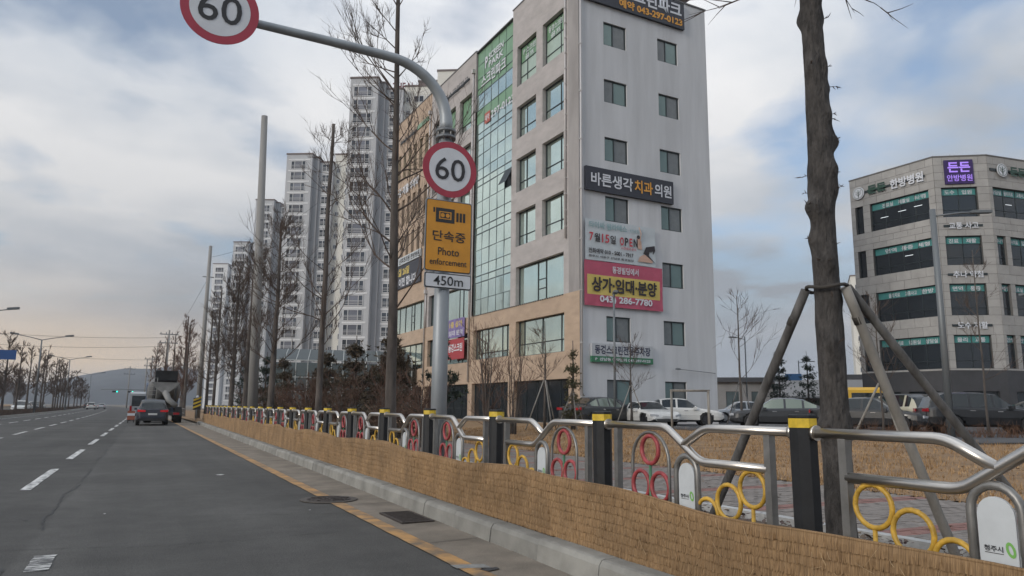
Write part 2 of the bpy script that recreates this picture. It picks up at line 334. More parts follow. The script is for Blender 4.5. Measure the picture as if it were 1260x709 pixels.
# kerb of single stones
kb = MB(); Y0 = -6
for a, b in zip(range(-6, 60, 6), range(0, 66, 6)): kb.quad((KX(a)+.02, a, .03), (KX(a)+.24, a, .03), (KX(b)+.24, b, .03), (KX(b)+.02, b, .03))
kerb = struct('kerb', kb, M_kerb)
st = []
for v in range(4):
    g = MB(); L = 0.992; n = 8; pr = [(0.0, -.1), (0.03, .150), (0.055, .188), (0.085, .196), (0.215, .196), (0.22, -.1)]
    rows = []
    for i in range(n+1):
        yy = L*i/n; rows.append([g.vert((x+noise.noise((i*.9+v*9, j*2.1, 0))*.003, yy, z+(noise.noise((i*1.3, j+v*5, 4))*.004))) for j, (x, z) in enumerate(pr)])
    for A, B in zip(rows, rows[1:]):
        for j in range(len(pr)-1): g.face((A[j], B[j], B[j+1], A[j+1]))
    g.face(rows[0]); g.face(rows[-1][::-1]); st.append(g.mesh('kerb_stone', M_kerb))
for k in range(56):
    Y = 1.55+k-0.6; o = link('kerb_stone', st[k % 4], kerb, (KX(Y)+random.uniform(-.004, .004), Y, random.uniform(-.005, .005))); o.rotation_euler = (0, random.uniform(-.008, .008), -DIV+random.uniform(-.004, .004))
# soil bed behind the kerb, white edging, pavers
g = MB(); NY = 60
def bedz(X, Y): return 0.175+0.03*noise.noise((X*1.3, Y*.8, 0))+0.012*noise.noise((X*5, Y*4, 3))
for i in range(NY*2):
    for j in range(6):
        a, b = -3+i*.5, -2.5+i*.5
        x = lambda Y, jj: (KX(Y)+.21)*(1-jj/6)+6.05*jj/6
        P = [(x(a, j), a), (x(a, j+1), a), (x(b, j+1), b), (x(b, j), b)]
        g.quad(*[(px, py, bedz(px, py)) for px, py in P])
struct('planting_bed', g, M_dirt)
ed = MB()
for i in range(30): ed.quad((6.06, -3+i*2, .1), (6.16, -3+i*2, .1), (6.16, -1+i*2, .1), (6.06, -1+i*2, .1))
edg = struct('bed_edging', ed, M_kerb)
me = MB().box(6.05, 6.17, 0, 0.985, .05, .255).mesh('edging_stone', pm('edging_white', (.42, .42, .41), .8, var=.2, vscale=5, rnd=.08))
for k in range(40): link('edging_stone', me, edg, (random.uniform(-.004, .004), -1+k, random.uniform(-.006, .003)))
g = MB(); g.quad((6.17, -4, .205), (9.5, -4, .205), (9.5, 60, .205), (6.17, 60, .205)); walk = struct('sidewalk', g, pm('sidewalk_bed', (.15, .13, .115), .9, var=.2, vscale=20))
pv = MB(); pv.box(.0035, .1965, .002, .098, -.03, .018)
mg, mr = pv.mesh('paver', M_pave), None
pv2 = MB(); pv2.box(.0035, .1965, .002, .098, -.03, .018); mr = pv2.mesh('paver', M_pred)
rest = MB(); cells = []
for i in range(16):
    for j in range(360):
        Y = 2.2+j*.1; X = 6.18+i*.2+(.1 if j % 2 else 0); red = (j % 18) in (6, 7, 8)
        cells.append((((X-6.1)**2+(Y-4.2)**2*1.0), X, Y, red))
cells.sort()
for d, X, Y, red in cells[:300]: link('paver', mr if red else mg, walk, (X, Y, .205+random.uniform(-.004, .004)))
for d, X, Y, red in cells[300:]:
    rest.use(M_pred if red else M_pave); z = .205+random.uniform(-.003, .003)
    rest.quad((X+.004, Y+.002, z+.018), (X+.196, Y+.002, z+.018), (X+.196, Y+.098, z+.018), (X+.004, Y+.098, z+.018))
o = rest.build('far_pavers', None, walk); o['kind'] = 'stuff'
# lawn rising gently to the car park
def lawnz(X, Y):
    t = min(1, max(0, (X-9.5)/12)); t = t*t*(3-2*t); e = max(0, Y-70)/60
    return 0.225+0.25*t+0.03*noise.noise((X*.5, Y*.5, 1))*min(1, (X-9.5)*2)+.012*noise.noise((X*2.5, Y*2.5, 7))
g = MB(); xs = [9.5, 9.6, 9.9]+[10.3+i*.5 for i in range(24)]+[24, 28, 34, 45, 60, 90, 140]; yv = [-6+i*.6 for i in range(60)]+[30+i*3 for i in range(20)]+[95, 120, 180]
idx = [[g.vert((x, y, lawnz(x, y))) for x in xs] for y in yv]; g.smooth = True
for A, B in zip(idx, idx[1:]):
    for k in range(len(xs)-1): g.face((A[k], A[k+1], B[k+1], B[k]))
struct('lawn', g, M_grass)
# car park asphalt
LOTZ = 0.52
g = MB(); g.box(21.2, 75, 12.5, 34.6, -.2, LOTZ); g.box(32.6, 75, 34.6, 80, -.2, LOTZ-.004); struct('car_park', g, M_lot)
g = MB()
for k in range(14): g.box(24+k*2.5, 24.1+k*2.5, 28.5, 33.8, LOTZ, LOTZ+.004)
for k in range(7): g.box(46+k*1.0, 46.5+k*1.0, 62, 66, LOTZ-.004, LOTZ+.002)
struct('bay_lines', g, M_white)
# verge left of bed end / far right side ground along the road
g = MB(); g.quad((3.9, 57, .12), (9.6, 57, .12), (9.6, 320, .12), (3.9-2, 320, .12)); struct('verge', g, M_grass)
# median
g = MB()
for a, b in zip(ys[2:], ys[3:]):
    for (x0, x1, z0, z1) in ((-10.45, -10.4, .0, .2), (-10.65, -10.45, .2, .2), (-12.4, -10.65, .17, .17), (-12.6, -12.4, .2, .2)):
        g.use(M_dirt if z0 == .17 else M_kerb)
        g.quad((x0+bend(a), a, z1), (x1+bend(a), a, z0), (x1+bend(b), b, z0), (x0+bend(b), b, z1))
struct('median', g)
g = MB(); g.quad((-90, 20, .1), (-24.2, 20, .1), (-24.2-40, 700, .1), (-400, 700, .1)); struct('far_verge', g, M_grass)
# ------------------------------------------------------------------ guard fence
M_steel = pm('brushed_stainless', (0.60, 0.565, 0.52), 0.30, 1.0, var=0.10, vscale=6, stretch=(1, .2, 1))
M_tube = pm('dull_steel', (0.25, 0.245, 0.235), 0.45, 0.7, var=.15, vscale=8)
M_post = pm('post_black', (0.008, 0.009, 0.011), 0.6, var=.3, vscale=12, bump=.04, bscale=40)
M_band = pm('band_yellow', (0.62, 0.43, 0.035), 0.45, var=.15, vscale=20)
M_red = pm('ring_red', (0.31, 0.05, 0.055), 0.5, var=.3, vscale=14, detail=8)
M_yel = pm('ring_yellow', (0.50, 0.30, 0.04), 0.5, var=.28, vscale=14, detail=8)
M_grn = pm('stem_green', (0.06, 0.16, 0.085), 0.5)
M_plate = pm('plate_white', (0.52, 0.55, 0.57), 0.5, var=.06, vscale=6)
M_ink = pm('ink_dark', (0.03, 0.03, 0.035), 0.6)
M_leaf = pm('logo_green', (0.18, 0.42, 0.10), 0.5)
fence = thing('guard_fence', 'steel pedestrian guard fence with black yellow-banded posts and coloured rings along the kerb', 'fence', (FX(0), 0, 0.18), -DIV)
SP = 2.17; F0 = 3.17-SP*2
# in fence coordinates y runs along the fence, x away from the road; z from 0 = bed level (0.18)
def post_mesh():
    g = MB(); n = 8; prof = [(.082, -.1), (.082, 1.06), (.082, 1.118)]
    g.lathe([(.082, -.1), (.082, 1.064)], Matrix.Rotation(math.pi/8, 4, 'Z'), 8)
    g.lathe([(.082, 1.118), (.086, 1.122), (.086, 1.136), (.07, 1.142)], Matrix.Rotation(math.pi/8, 4, 'Z'), 8); g.sm = [False]*len(g.f); return g.mesh('post', M_post)
def band_mesh():
    g = MB(); g.lathe([(.0845, 1.064), (.0845, 1.118)], Matrix.Rotation(math.pi/8, 4, 'Z'), 8); g.sm = [False]*len(g.f); return g.mesh('reflective_band', M_band)
PM, BMh = post_mesh(), band_mesh()
# one bay: red flower half at y=0 side, yellow rings at y=SP side
def smoothpath(P, r=0.07, n=4):
    P = [Vector(p) for p in P]; out = [P[0]]
    for a, b, c in zip(P, P[1:], P[2:]):
        d1 = (a-b).normalized(); d2 = (c-b).normalized(); rr = min(r, (a-b).length*.45, (c-b).length*.45)
        s, e = b+d1*rr, b+d2*rr
        for i in range(n+1):
            t = i/n; out.append(s*(1-t)**2+b*2*t*(1-t)+e*t*t)
    out.append(P[-1]); return out
def bay_meshes():
    D = {}; r = .030
    g = MB().use(M_steel); g.tube(smoothpath([(0, .08, 1.035), (0, .86, 1.035), (0, 1.24, .80), (0, SP-.29, .80)]), r, 10)
    g.tube(smoothpath([(0, SP-.08, 1.035), (0, 1.30, 1.035), (0, 1.055, .905)]), r, 10)
    for y in (.085, SP-.085): g.tube([(0, y-.012, 1.035), (0, y+.012, 1.035)], .045, 12)
    D['rail'] = g
    g = MB().use(M_tube); g.box(-.025, .025, .205, .255, -.1, 1.01); D['upright'] = g
    g = MB().use(M_tube); g.box(-.025, .025, SP-.305, SP-.255, -.1, 1.01); D['upright2'] = g
    g = MB().use(M_tube); g.tube([(0, .43, -.1)]+[(0, .66-.23*math.cos(a), .76+.23*math.sin(a)) for a in [math.pi*i/12 for i in range(13)]]+[(0, .89, -.1)], .013, 6); D['arch'] = g
    for nm, y, z in (('ringa', .66, .855), ('ringb', .54, .585), ('ringc', .78, .585)):
        g = MB().use(M_red); g.torus((0, y, z), (0, 1, 0), (0, 0, 1), .105, .017, 20, 6); D[nm] = g
    g = MB().use(M_grn); g.tube([(0, .66, -.1), (0, .66, .75)], .012, 6); g.tube([(0, .66, .42), (0, .60, .50)], .010, 5); g.tube([(0, .66, .42), (0, .72, .50)], .010, 5); D['stem'] = g
    for nm, y, z, rr in (('ringd', SP-.44, .665, .112), ('ringe', SP-.66, .56, .112), ('ringf', SP-.87, .455, .105)):
        g = MB().use(M_yel); g.torus((0, y, z), (0, 1, 0), (0, 0, 1), rr, .015, 20, 6); g.tube([(0, y, z-rr), (0, y, -.1)], .013, 6); D[nm] = g
    yc, w = 1.09, .115
    g = MB().use(M_tube); g.tube([(0, yc-w, -.1), (0, yc-w, .72)]+[(0, yc-w*math.cos(a), .72+w*math.sin(a)) for a in [math.pi*i/10 for i in range(1, 10)]]+[(0, yc+w, .72), (0, yc+w, -.1)], .022, 8); D['plate_frame'] = g
    w2 = .085; g = MB().use(M_plate); pts = [(-.006, yc-w2, .12), (-.006, yc-w2, .70)]+[(-.006, yc-w2*math.cos(a), .70+w2*math.sin(a)) for a in [math.pi*i/10 for i in range(1, 10)]]+[(-.006, yc+w2, .70), (-.006, yc+w2, .12)]
    g.prism(pts, (.012, 0, 0)); D['plate'] = g
    return D
BD = bay_meshes(); NAMES = dict(rail='rail', upright='upright', upright2='upright', arch='arch', ringa='red_ring', ringb='red_ring', ringc='red_ring', stem='stem', ringd='yellow_ring', ringe='yellow_ring', ringf='yellow_ring', plate_frame='plate_frame', plate='plate')
def flip(g):
    h = MB(); h.v = [(x, SP-y, z) for x, y, z in g.v]; h.f = [f[::-1] for f in g.f]; h.mi = g.mi[:]; h.mats = g.mats[:]; h.sm = g.sm[:]; return h
BM_ = ({k: g.mesh(NAMES[k]) for k, g in BD.items()}, {k: flip(g).mesh(NAMES[k]) for k, g in BD.items()})
NP = 25
for k in range(1, NP+1):
    y = F0+k*SP
    if k >= 1:
        o = link('post', PM, fence, (0, y, 0)); link('reflective_band', BMh, o)
        o.rotation_euler = (random.uniform(-.008, .008), random.uniform(-.008, .008), 0)
    if k < NP:
        # bay from post k (near) to post k+1; red half next to even posts counted from the second visible one
        fl = (k % 2 == 0)          # True: yellow rings at the near post
        D = BM_[1 if fl else 0]
        rail = link('rail', D['rail'], fence, (0, y, 0))
        for q in D:
            if q == 'rail': continue
            c = link(NAMES[q], D[q], rail)
        yc = (SP-1.09) if fl else 1.09
        if k in (1, 2, 3, 4, 5, 6):
            text('청주시', rail, M_ink, (-.0075, yc+.02, .555), (0, -1, 0), (0, 0, 1), width=.085, height=.026, bold=.02, name='lettering')
            g = MB(); a = [(-.008, yc-.055+.021*math.cos(t)+.006*math.sin(t), .558+.034*math.sin(t)) for t in [i*math.pi/8 for i in range(16)]]; b = [(-.008, yc-.055+.009*math.cos(t)+.005*math.sin(t), .558+.02*math.sin(t)) for t in [i*math.pi/8 for i in range(16)]]
            for i in range(16): g.quad(a[i], b[i], b[(i+1) % 16], a[(i+1) % 16])
            g.build('logo', M_leaf, rail)
            g = MB(); g.quad((-.0075, yc+.062, .533), (-.0075, yc-.022, .533), (-.0075, yc-.022, .536), (-.0075, yc+.062, .536)); g.build('underline', M_ink, rail)
# ------------------------------------------------------------------ straw mats tied along the foot of the fence
M_straw = pm('straw', (0.39, 0.25, 0.125), 0.85, col2=(0.165, 0.098, 0.047), vscale=1.0, stretch=(9, 210, 6), detail=7, lo=0.36, hi=0.66, bump=.6, bscale=1.0)
M_straw2 = pm('straw_bleached', (0.50, 0.37, 0.22), 0.8, var=.3, vscale=1.0, stretch=(9, 80, 9))
def straw_extra():
    m = MAT['straw']; nt = m.node_tree; lk = nt.links.new; b = nt.nodes['Principled BSDF']; old = b.inputs['Base Color'].links[0].from_socket
    g = nd(nt, 'ShaderNodeNewGeometry'); n = nd(nt, 'ShaderNodeTexNoise', i_Scale=2.2, i_Detail=5.0); lk(g.outputs['Position'], n.inputs['Vector'])
    mr = nd(nt, 'ShaderNodeMapRange'); lk(n.outputs[0], mr.inputs[0]); mr.inputs['From Min'].default_value = .3; mr.inputs['From Max'].default_value = .7; mr.inputs['To Min'].default_value = .72; mr.inputs['To Max'].default_value = 1.18
    mu = nd(nt, 'ShaderNodeMix', data_type='RGBA', blend_type='MULTIPLY'); mu.inputs['Factor'].default_value = 1; lk(old, mu.inputs['A']); lk(mr.outputs[0], mu.inputs['B']); lk(mu.outputs['Result'], b.inputs['Base Color'])
straw_extra()
def mat_top(Y): return 0.655+0.0095*min(Y, 12)+0.026*math.sin(Y*1.15+.6)+0.013*math.sin(Y*2.9)+.012*noise.noise((Y*1.7, 0, 0))
def mat_out(Y, t): return 0.025*noise.noise((Y*.7, t*1.2, 0))+.012*noise.noise((Y*2.3, t*3, 5))   # billow towards the road
def make_mat(Ya, Yb, label, colw, group, rowsn=8):
    t = thing('straw_mat', label, 'straw mat', (FX(Ya)-.10, Ya, .195), 0, group)
    for r in range(rowsn):
        g = MB(); y = Ya; rows_ = []
        while True:
            top = mat_top(y)-.195
            wav = .010*noise.noise((y*1.1, r*3.7, 2))+.005*noise.noise((y*4, r*1.7, 8))
            wan = .010*noise.noise((y*1.1, (r+1)*3.7, 2))+.005*noise.noise((y*4, (r+1)*1.7, 8))
            za, zb = top*(1-(r+1)/rowsn)+wan, top*(1-r/rowsn)+(wav if r else 0)
            low = za-.012+random.gauss(0, .004) if r < rowsn-1 else random.uniform(-.012, .012)
            base = FX(y)-FX(Ya)
            e0, e1, e2 = .003+random.uniform(0, .001), .011+random.gauss(0, .0018), .014+random.gauss(0, .003)
            zm = low*.45+zb*.55
            rows_.append([g.vert((base-mat_out(y, zb)-e0, y-Ya, zb)), g.vert((base-mat_out(y, zm)-e1, y-Ya, zm)), g.vert((base-mat_out(y, low)-e2, y-Ya+random.gauss(0, .0015), low))])
            if y >= Yb: break
            y = min(Yb, y+colw*random.uniform(.6, 1.5))
        for A, B in zip(rows_, rows_[1:]):
            g.face((A[0], A[1], B[1], B[0])); g.face((A[1], A[2], B[2], B[1]))
        g.build('straw_row', M_straw, t)
    g = MB()   # backing so that no light shows through, and a rolled top hem
    n = max(2, int((Yb-Ya)/.15)); pts = []
    for i in range(n+1):
        Y = Ya+(Yb-Ya)*i/n; tp = mat_top(Y)-.195; x = FX(Y)-FX(Ya)
        pts.append((g.vert((x-mat_out(Y, 0)+.012, Y-Ya, -.01)), g.vert((x-mat_out(Y, tp)+.012, Y-Ya, tp-.004))))
    for A, B in zip(pts, pts[1:]): g.face((A[0], B[0], B[1], A[1]))
    g.build('backing', M_straw, t)
    g = MB(); g.tube([(FX(Ya+(Yb-Ya)*i/n)-FX(Ya)-mat_out(Ya+(Yb-Ya)*i/n, mat_top(Ya+(Yb-Ya)*i/n)-.195)+.002, (Yb-Ya)*i/n, mat_top(Ya+(Yb-Ya)*i/n)-.195) for i in range(n+1)], .009, 5)
    g.build('hem', M_straw, t)
    return t
MY = [0.4, 5.55, 10.05, 14.6, 19.3, 25.5, 33, 42, 54.4]
ml = ['straw mat section nearest the camera, in front of the first post', 'second straw mat section from the camera, beside the storm drain', 'third straw mat section from the camera, in front of the speed sign pole', 'fourth straw mat section from the camera along the fence foot', 'fifth straw mat section from the camera along the fence foot', 'sixth straw mat section along the fence foot, well down the road', 'seventh straw mat section along the fence foot, second from the far end', 'farthest straw mat section at the end of the fence']
for i, (a, b) in enumerate(zip(MY, MY[1:])):
    t = make_mat(a, b+.04, ml[i], .0055 if b < 11 else (.012 if b < 20 else .04), 'straw mats along the fence')
    if i < 3:   # straws worked loose
        g = MB()
        for _ in range(90 if i < 2 else 40):
            Y = random.uniform(a+.05, b-.1); z = random.uniform(.03, .44); an = random.gauss(math.pi/2, .55) if random.random() < .75 else random.uniform(0, math.pi); l = random.uniform(.04, .16)
            x = FX(Y)-FX(a)-mat_out(Y, z)-.026
            p = Vector((x, Y-a, z)); d = Vector((0, math.cos(an), math.sin(an)))*l
            g.tube([p-d/2, p+Vector((-.004, 0, -.001)), p+d/2], .0009, 3, cap=False)
        g.build('loose_straw', M_straw2, t)['kind'] = 'stuff'
# wilted ground cover in the bed, clods and leaf litter
M_plum = pm('plum_leaves', (0.075, 0.045, 0.05), 0.8, col2=(0.13, 0.10, 0.065), vscale=8)
M_lit = pm('leaf_litter', (0.20, 0.13, 0.075), 0.9, var=.4, vscale=15)
g = MB()
for _ in range(360):
    X = random.uniform(4.2, 6.0) if random.random() < .75 else random.uniform(5.4, 6.0); Y = random.uniform(2.0, 16); z0 = bedz(X, Y); h = random.uniform(.05, .16)
    for k in range(random.randint(6, 12)):
        a = random.uniform(0, 6.28); l = random.uniform(.03, .07); zz = z0+random.uniform(.1, 1)*h; c = Vector((X+random.gauss(0, .05), Y+random.gauss(0, .05), zz)); d = Vector((math.cos(a), math.sin(a), random.uniform(-.3, .6)))*l; s = Vector((-math.sin(a), math.cos(a), .2))*l*.35
        g.quad(c-d*.5, c+s, c+d*.7, c-s)
tag(g.build('ground_cover', M_plum), 'wilted plum-coloured ground cover plants in the planting bed', 'ground cover', kind='stuff')
g = MB()
for _ in range(900):
    X = random.uniform(3.5, 9.3) if random.random() < .6 else random.uniform(9.5, 20); Y = random.uniform(1.5, 20); z0 = bedz(X, Y) if X < 6 else (.225 if X < 9.5 else lawnz(X, Y))
    a = random.uniform(0, 6.28); l = random.uniform(.015, .045); c = Vector((X, Y, z0+.012)); d = Vector((math.cos(a), math.sin(a), random.uniform(-.3, .3)))*l; s = Vector((-math.sin(a), math.cos(a), random.uniform(-.3, .5)))*l*.6
    g.quad(c-d, c+s, c+d, c-s)
tag(g.build('leaf_litter', M_lit), 'dead leaves scattered over the bed, pavement and lawn', 'leaf litter', kind='stuff')
# dry grass blades
M_blade = pm('dry_blades', (0.42, 0.265, 0.13), 0.9, col2=(0.21, 0.125, 0.055), vscale=2.0, detail=6)
g = MB()
for _ in range(55000):
    u = random.random(); X = 9.42+13*u**1.3; Y = random.uniform(3, 34); z0 = lawnz(max(X, 9.5), Y)
    if noise.noise((X*.6, Y*.6, 9)) < -.25 and random.random() < .7: continue
    h = random.uniform(.03, .085)*(1+2.2*max(0, noise.noise((X*1.9, Y*1.9, 4)))); a = random.uniform(0, 6.28); l = random.uniform(.02, .06); w = random.uniform(.006, .014)
    s = Vector((math.cos(a+1.57), math.sin(a+1.57), 0))*w; b = Vector((X, Y, z0-.01))
    g.poly([b-s, b+s, b+Vector((math.cos(a)*l, math.sin(a)*l, h))])
tag(g.build('lawn_grass', M_blade), 'dry tan winter grass on the lawn behind the pavement', 'grass', kind='stuff')
# ------------------------------------------------------------------ speed camera sign pole
M_signred = pm('sign_red', (0.36, 0.035, 0.06), 0.45, var=.06, vscale=4)
M_signwhite = pm('sign_white', (0.60, 0.62, 0.65), 0.45, var=.05, vscale=4)
M_signor = pm('sign_orange', (0.60, 0.27, 0.025), 0.45, var=.08, vscale=3)
M_signblk = pm('sign_black', (0.022, 0.022, 0.024), 0.5)
sp = thing('sign_pole', 'grey steel sign pole with curved overhead arm standing behind the fence', 'sign pole', (4.18, 10.8, 0.15))
g = MB(); g.tube([(0, 0, 0), (0, 0, 2), (0.0, 0, 5.62)], [.128, .122, .112], 20); g.build('pole', M_galv, sp)
g = MB(); g.lathe([(r_, z_+.18) for r_, z_ in [(.118, 5.36), (.165, 5.37), (.165, 5.41), (.12, 5.42), (.12, 5.47), (.165, 5.48), (.165, 5.52), (.105, 5.53)]], None, 20)
fl = g.build('flange', pm('flange_grey', (.16, .17, .18), .5, .4), sp)
me = MB().lathe([(.014, 5.51), (.014, 5.74)], None, 6).mesh('bolt', M_tube)
for k in range(8): link('bolt', me, fl, (.145*math.cos(k*math.pi/4+.2), .145*math.sin(k*math.pi/4+.2), 0))
arm = [(0, 0, 5.68), (0, 0, 5.83)]+[(-1.02+1.02*math.cos(a), 0, 5.83+.94*math.sin(a)) for a in [math.pi/2*i/12 for i in range(1, 12)]]+[(-1.05, 0, 6.775), (-2.0, 0, 6.80), (-3.06, 0, 6.81), (-4.1, 0, 6.83)]
g = MB(); g.tube(arm, [.105]*2+[.10-.002*i for i in range(11)]+[.076, .07, .064, .055], 16); g.build('arm', M_galv, sp)
def round_sign(label, loc, dia):
    t = thing('speed_limit_sign', label, 'road sign', loc, 0, 'round speed limit signs')
    r = dia/2; g = MB(); g.disc((0, 0, 0), (1, 0, 0), (0, 0, 1), r, 48, .012); g.build('red_disc', M_signred, t)
    g = MB(); g.disc((0, -.0135, 0), (1, 0, 0), (0, 0, 1), r*.775, 48, .001); f = g.build('white_face', M_signwhite, t)
    text('60', t, M_signblk, (0, -.018, 0), (1, 0, 0), (0, 0, 1), width=dia*.555, height=dia*.40, bold=.004, name='lettering')
    g = MB(); g.box(-.03, .03, .012, .07, -r*.6, r*.6); g.box(-r*.7, r*.7, .012, .035, -.22, -.18); g.box(-r*.7, r*.7, .012, .035, .18, .22); g.build('bracket', M_galv, t)
    return t
round_sign('round red-rimmed 60 speed limit sign above the orange camera sign', (4.195, 10.62, 5.13), .93)
round_sign('round red-rimmed 60 speed limit sign hung out over the road on the arm', (0.60, 10.68, 6.99), 1.07)
def rounded(w, h, r, n=5):
    pts = []
    for cx, cz, a0 in ((w/2-r, h/2-r, 0), (-w/2+r, h/2-r, 90), (-w/2+r, -h/2+r, 180), (w/2-r, -h/2+r, 270)):
        for i in range(n+1): a = R(a0+90*i/n); pts.append((cx+r*math.cos(a), cz+r*math.sin(a)))
    return pts
def plate(parent, name, mat, c, w, h, r, y, th=.004):
    g = MB(); g.prism([(c[0]+x, y, c[1]+z) for x, z in rounded(w, h, r)], (0, th, 0)); return g.build(name, mat, parent)
cs = thing('camera_sign', 'orange photo enforcement sign with camera pictogram on the sign pole', 'road sign', (4.215, 10.655, 4.035))
M_trim = pm('sign_trim_white', (.62, .63, .62), .5)
plate(cs, 'board', M_signblk, (0, 0), .775, 1.155, .04, -.004); plate(cs, 'orange_face', M_signor, (0, 0), .755, 1.135, .035, -.009); plate(cs, 'backing', M_galv, (0, 0), .80, 1.18, .04, .0015, .012)
g = MB(); y = -.0125
def rect(g, x0, x1, z0, z1, y): g.quad((x0, y, z0), (x1, y, z0), (x1, y, z1), (x0, y, z1))
rect(g, -.23, .09, .215, .45, y); rect(g, -.275, -.245, .37, .45, y)
for k in range(3): rect(g, .12+k*.058, .16+k*.058, .25, .40, y)
pic = g.build('pictogram', M_signblk, cs)
g = MB(); rect(g, -.175, .035, .27, .395, -.0140); g.build('lens_window', M_signor, pic)
g = MB(); rect(g, -.155, .015, .285, .38, -.0155); g.build('lens_frame', M_signblk, pic)
for xx in (-.115, -.03):
    g = MB(); g.disc((xx, -.0165, .332), (1, 0, 0), (0, 0, 1), .034, 16, .0005); g.build('lens', M_signor, pic)
text('단속중', cs, M_signblk, (0.005, -.011, -.005), (1, 0, 0), (0, 0, 1), width=.56, height=.17, bold=.012, name='lettering')
text('Photo', cs, M_signblk, (0.0, -.011, -.255), (1, 0, 0), (0, 0, 1), width=.36, height=.125, bold=.008, name='lettering')
text('enforcement', cs, M_signblk, (0.0, -.011, -.425), (1, 0, 0), (0, 0, 1), width=.63, height=.10, bold=.008, name='lettering')
ds = thing('distance_plate', 'small white 450m distance plate under the orange camera sign', 'road sign', (4.225, 10.655, 3.31))
plate(ds, 'backing', M_galv, (0, 0), .80, .25, .03, .0015, .012); plate(ds, 'board', M_signblk, (0, 0), .785, .235, .03, -.004); plate(ds, 'white_face', M_signwhite, (0, 0), .757, .205, .022, -.009)
text('450m', ds, M_signblk, (0, -.011, 0), (1, 0, 0), (0, 0, 1), width=.50, height=.15, bold=.006, name='lettering')
for nm, zz in (('clamp', 3.12), ('clamp', 4.2), ('clamp', 3.55)):
    g = MB(); g.tube([(0, 0, zz-.03), (0, 0, zz+.03)], .128, 16); g.build(nm, M_galv, sp)
# ------------------------------------------------------------------ buildings
M_wgrey = pm('render_grey', (0.545, 0.555, 0.57), 0.85, var=.10, vscale=1.1, stretch=(1, 1, .10), bump=.08, bscale=30, detail=9)
M_stone = pm('stone_mauve', (0.40, 0.375, 0.365), 0.75, var=.10, vscale=.9, bump=.06, bscale=20, detail=8, stretch=(1, 1, 2.5))
M_orange = pm('stone_tan', (0.43, 0.325, 0.24), 0.75, var=.10, vscale=.9, bump=.06, bscale=20, detail=8, stretch=(1, 1, 2.5))
M_pier = pm('pier_grey', (0.30, 0.285, 0.28), 0.8, var=.15, vscale=.8, stretch=(1, 1, .3), detail=8)
M_frame = pm('window_frame_dark', (0.030, 0.040, 0.044), 0.45, .2)
M_glassT = pm('glass_teal', (0.62, 0.74, 0.69), 0.05, 0.88, var=.06, vscale=.4)
M_glassD = pm('glass_dark', (0.10, 0.13, 0.135), 0.07, 0.35, var=.1, vscale=.6)
M_glassB = pm('glass_blind', (0.16, 0.175, 0.18), 0.25, 0.1, var=.08, vscale=3)
M_glassG = pm('glass_green', (0.155, 0.22, 0.215), 0.10, 0.3, var=.05, vscale=1)
M_film = pm('film_green', (0.17, 0.31, 0.19), 0.35, 0.0, var=.06, vscale=2)
M_filmw = pm('film_pale', (0.36, 0.46, 0.40), 0.3, 0.0, var=.06, vscale=2)
M_shop = pm('shop_glass', (0.018, 0.022, 0.026), 0.08, 0.0, var=.3, vscale=.5, spec=.6)
M_roofc = pm('coping_dark', (0.12, 0.12, 0.125), 0.6)
M_pipe = pm('downpipe', (0.52, 0.50, 0.49), 0.45, .2)
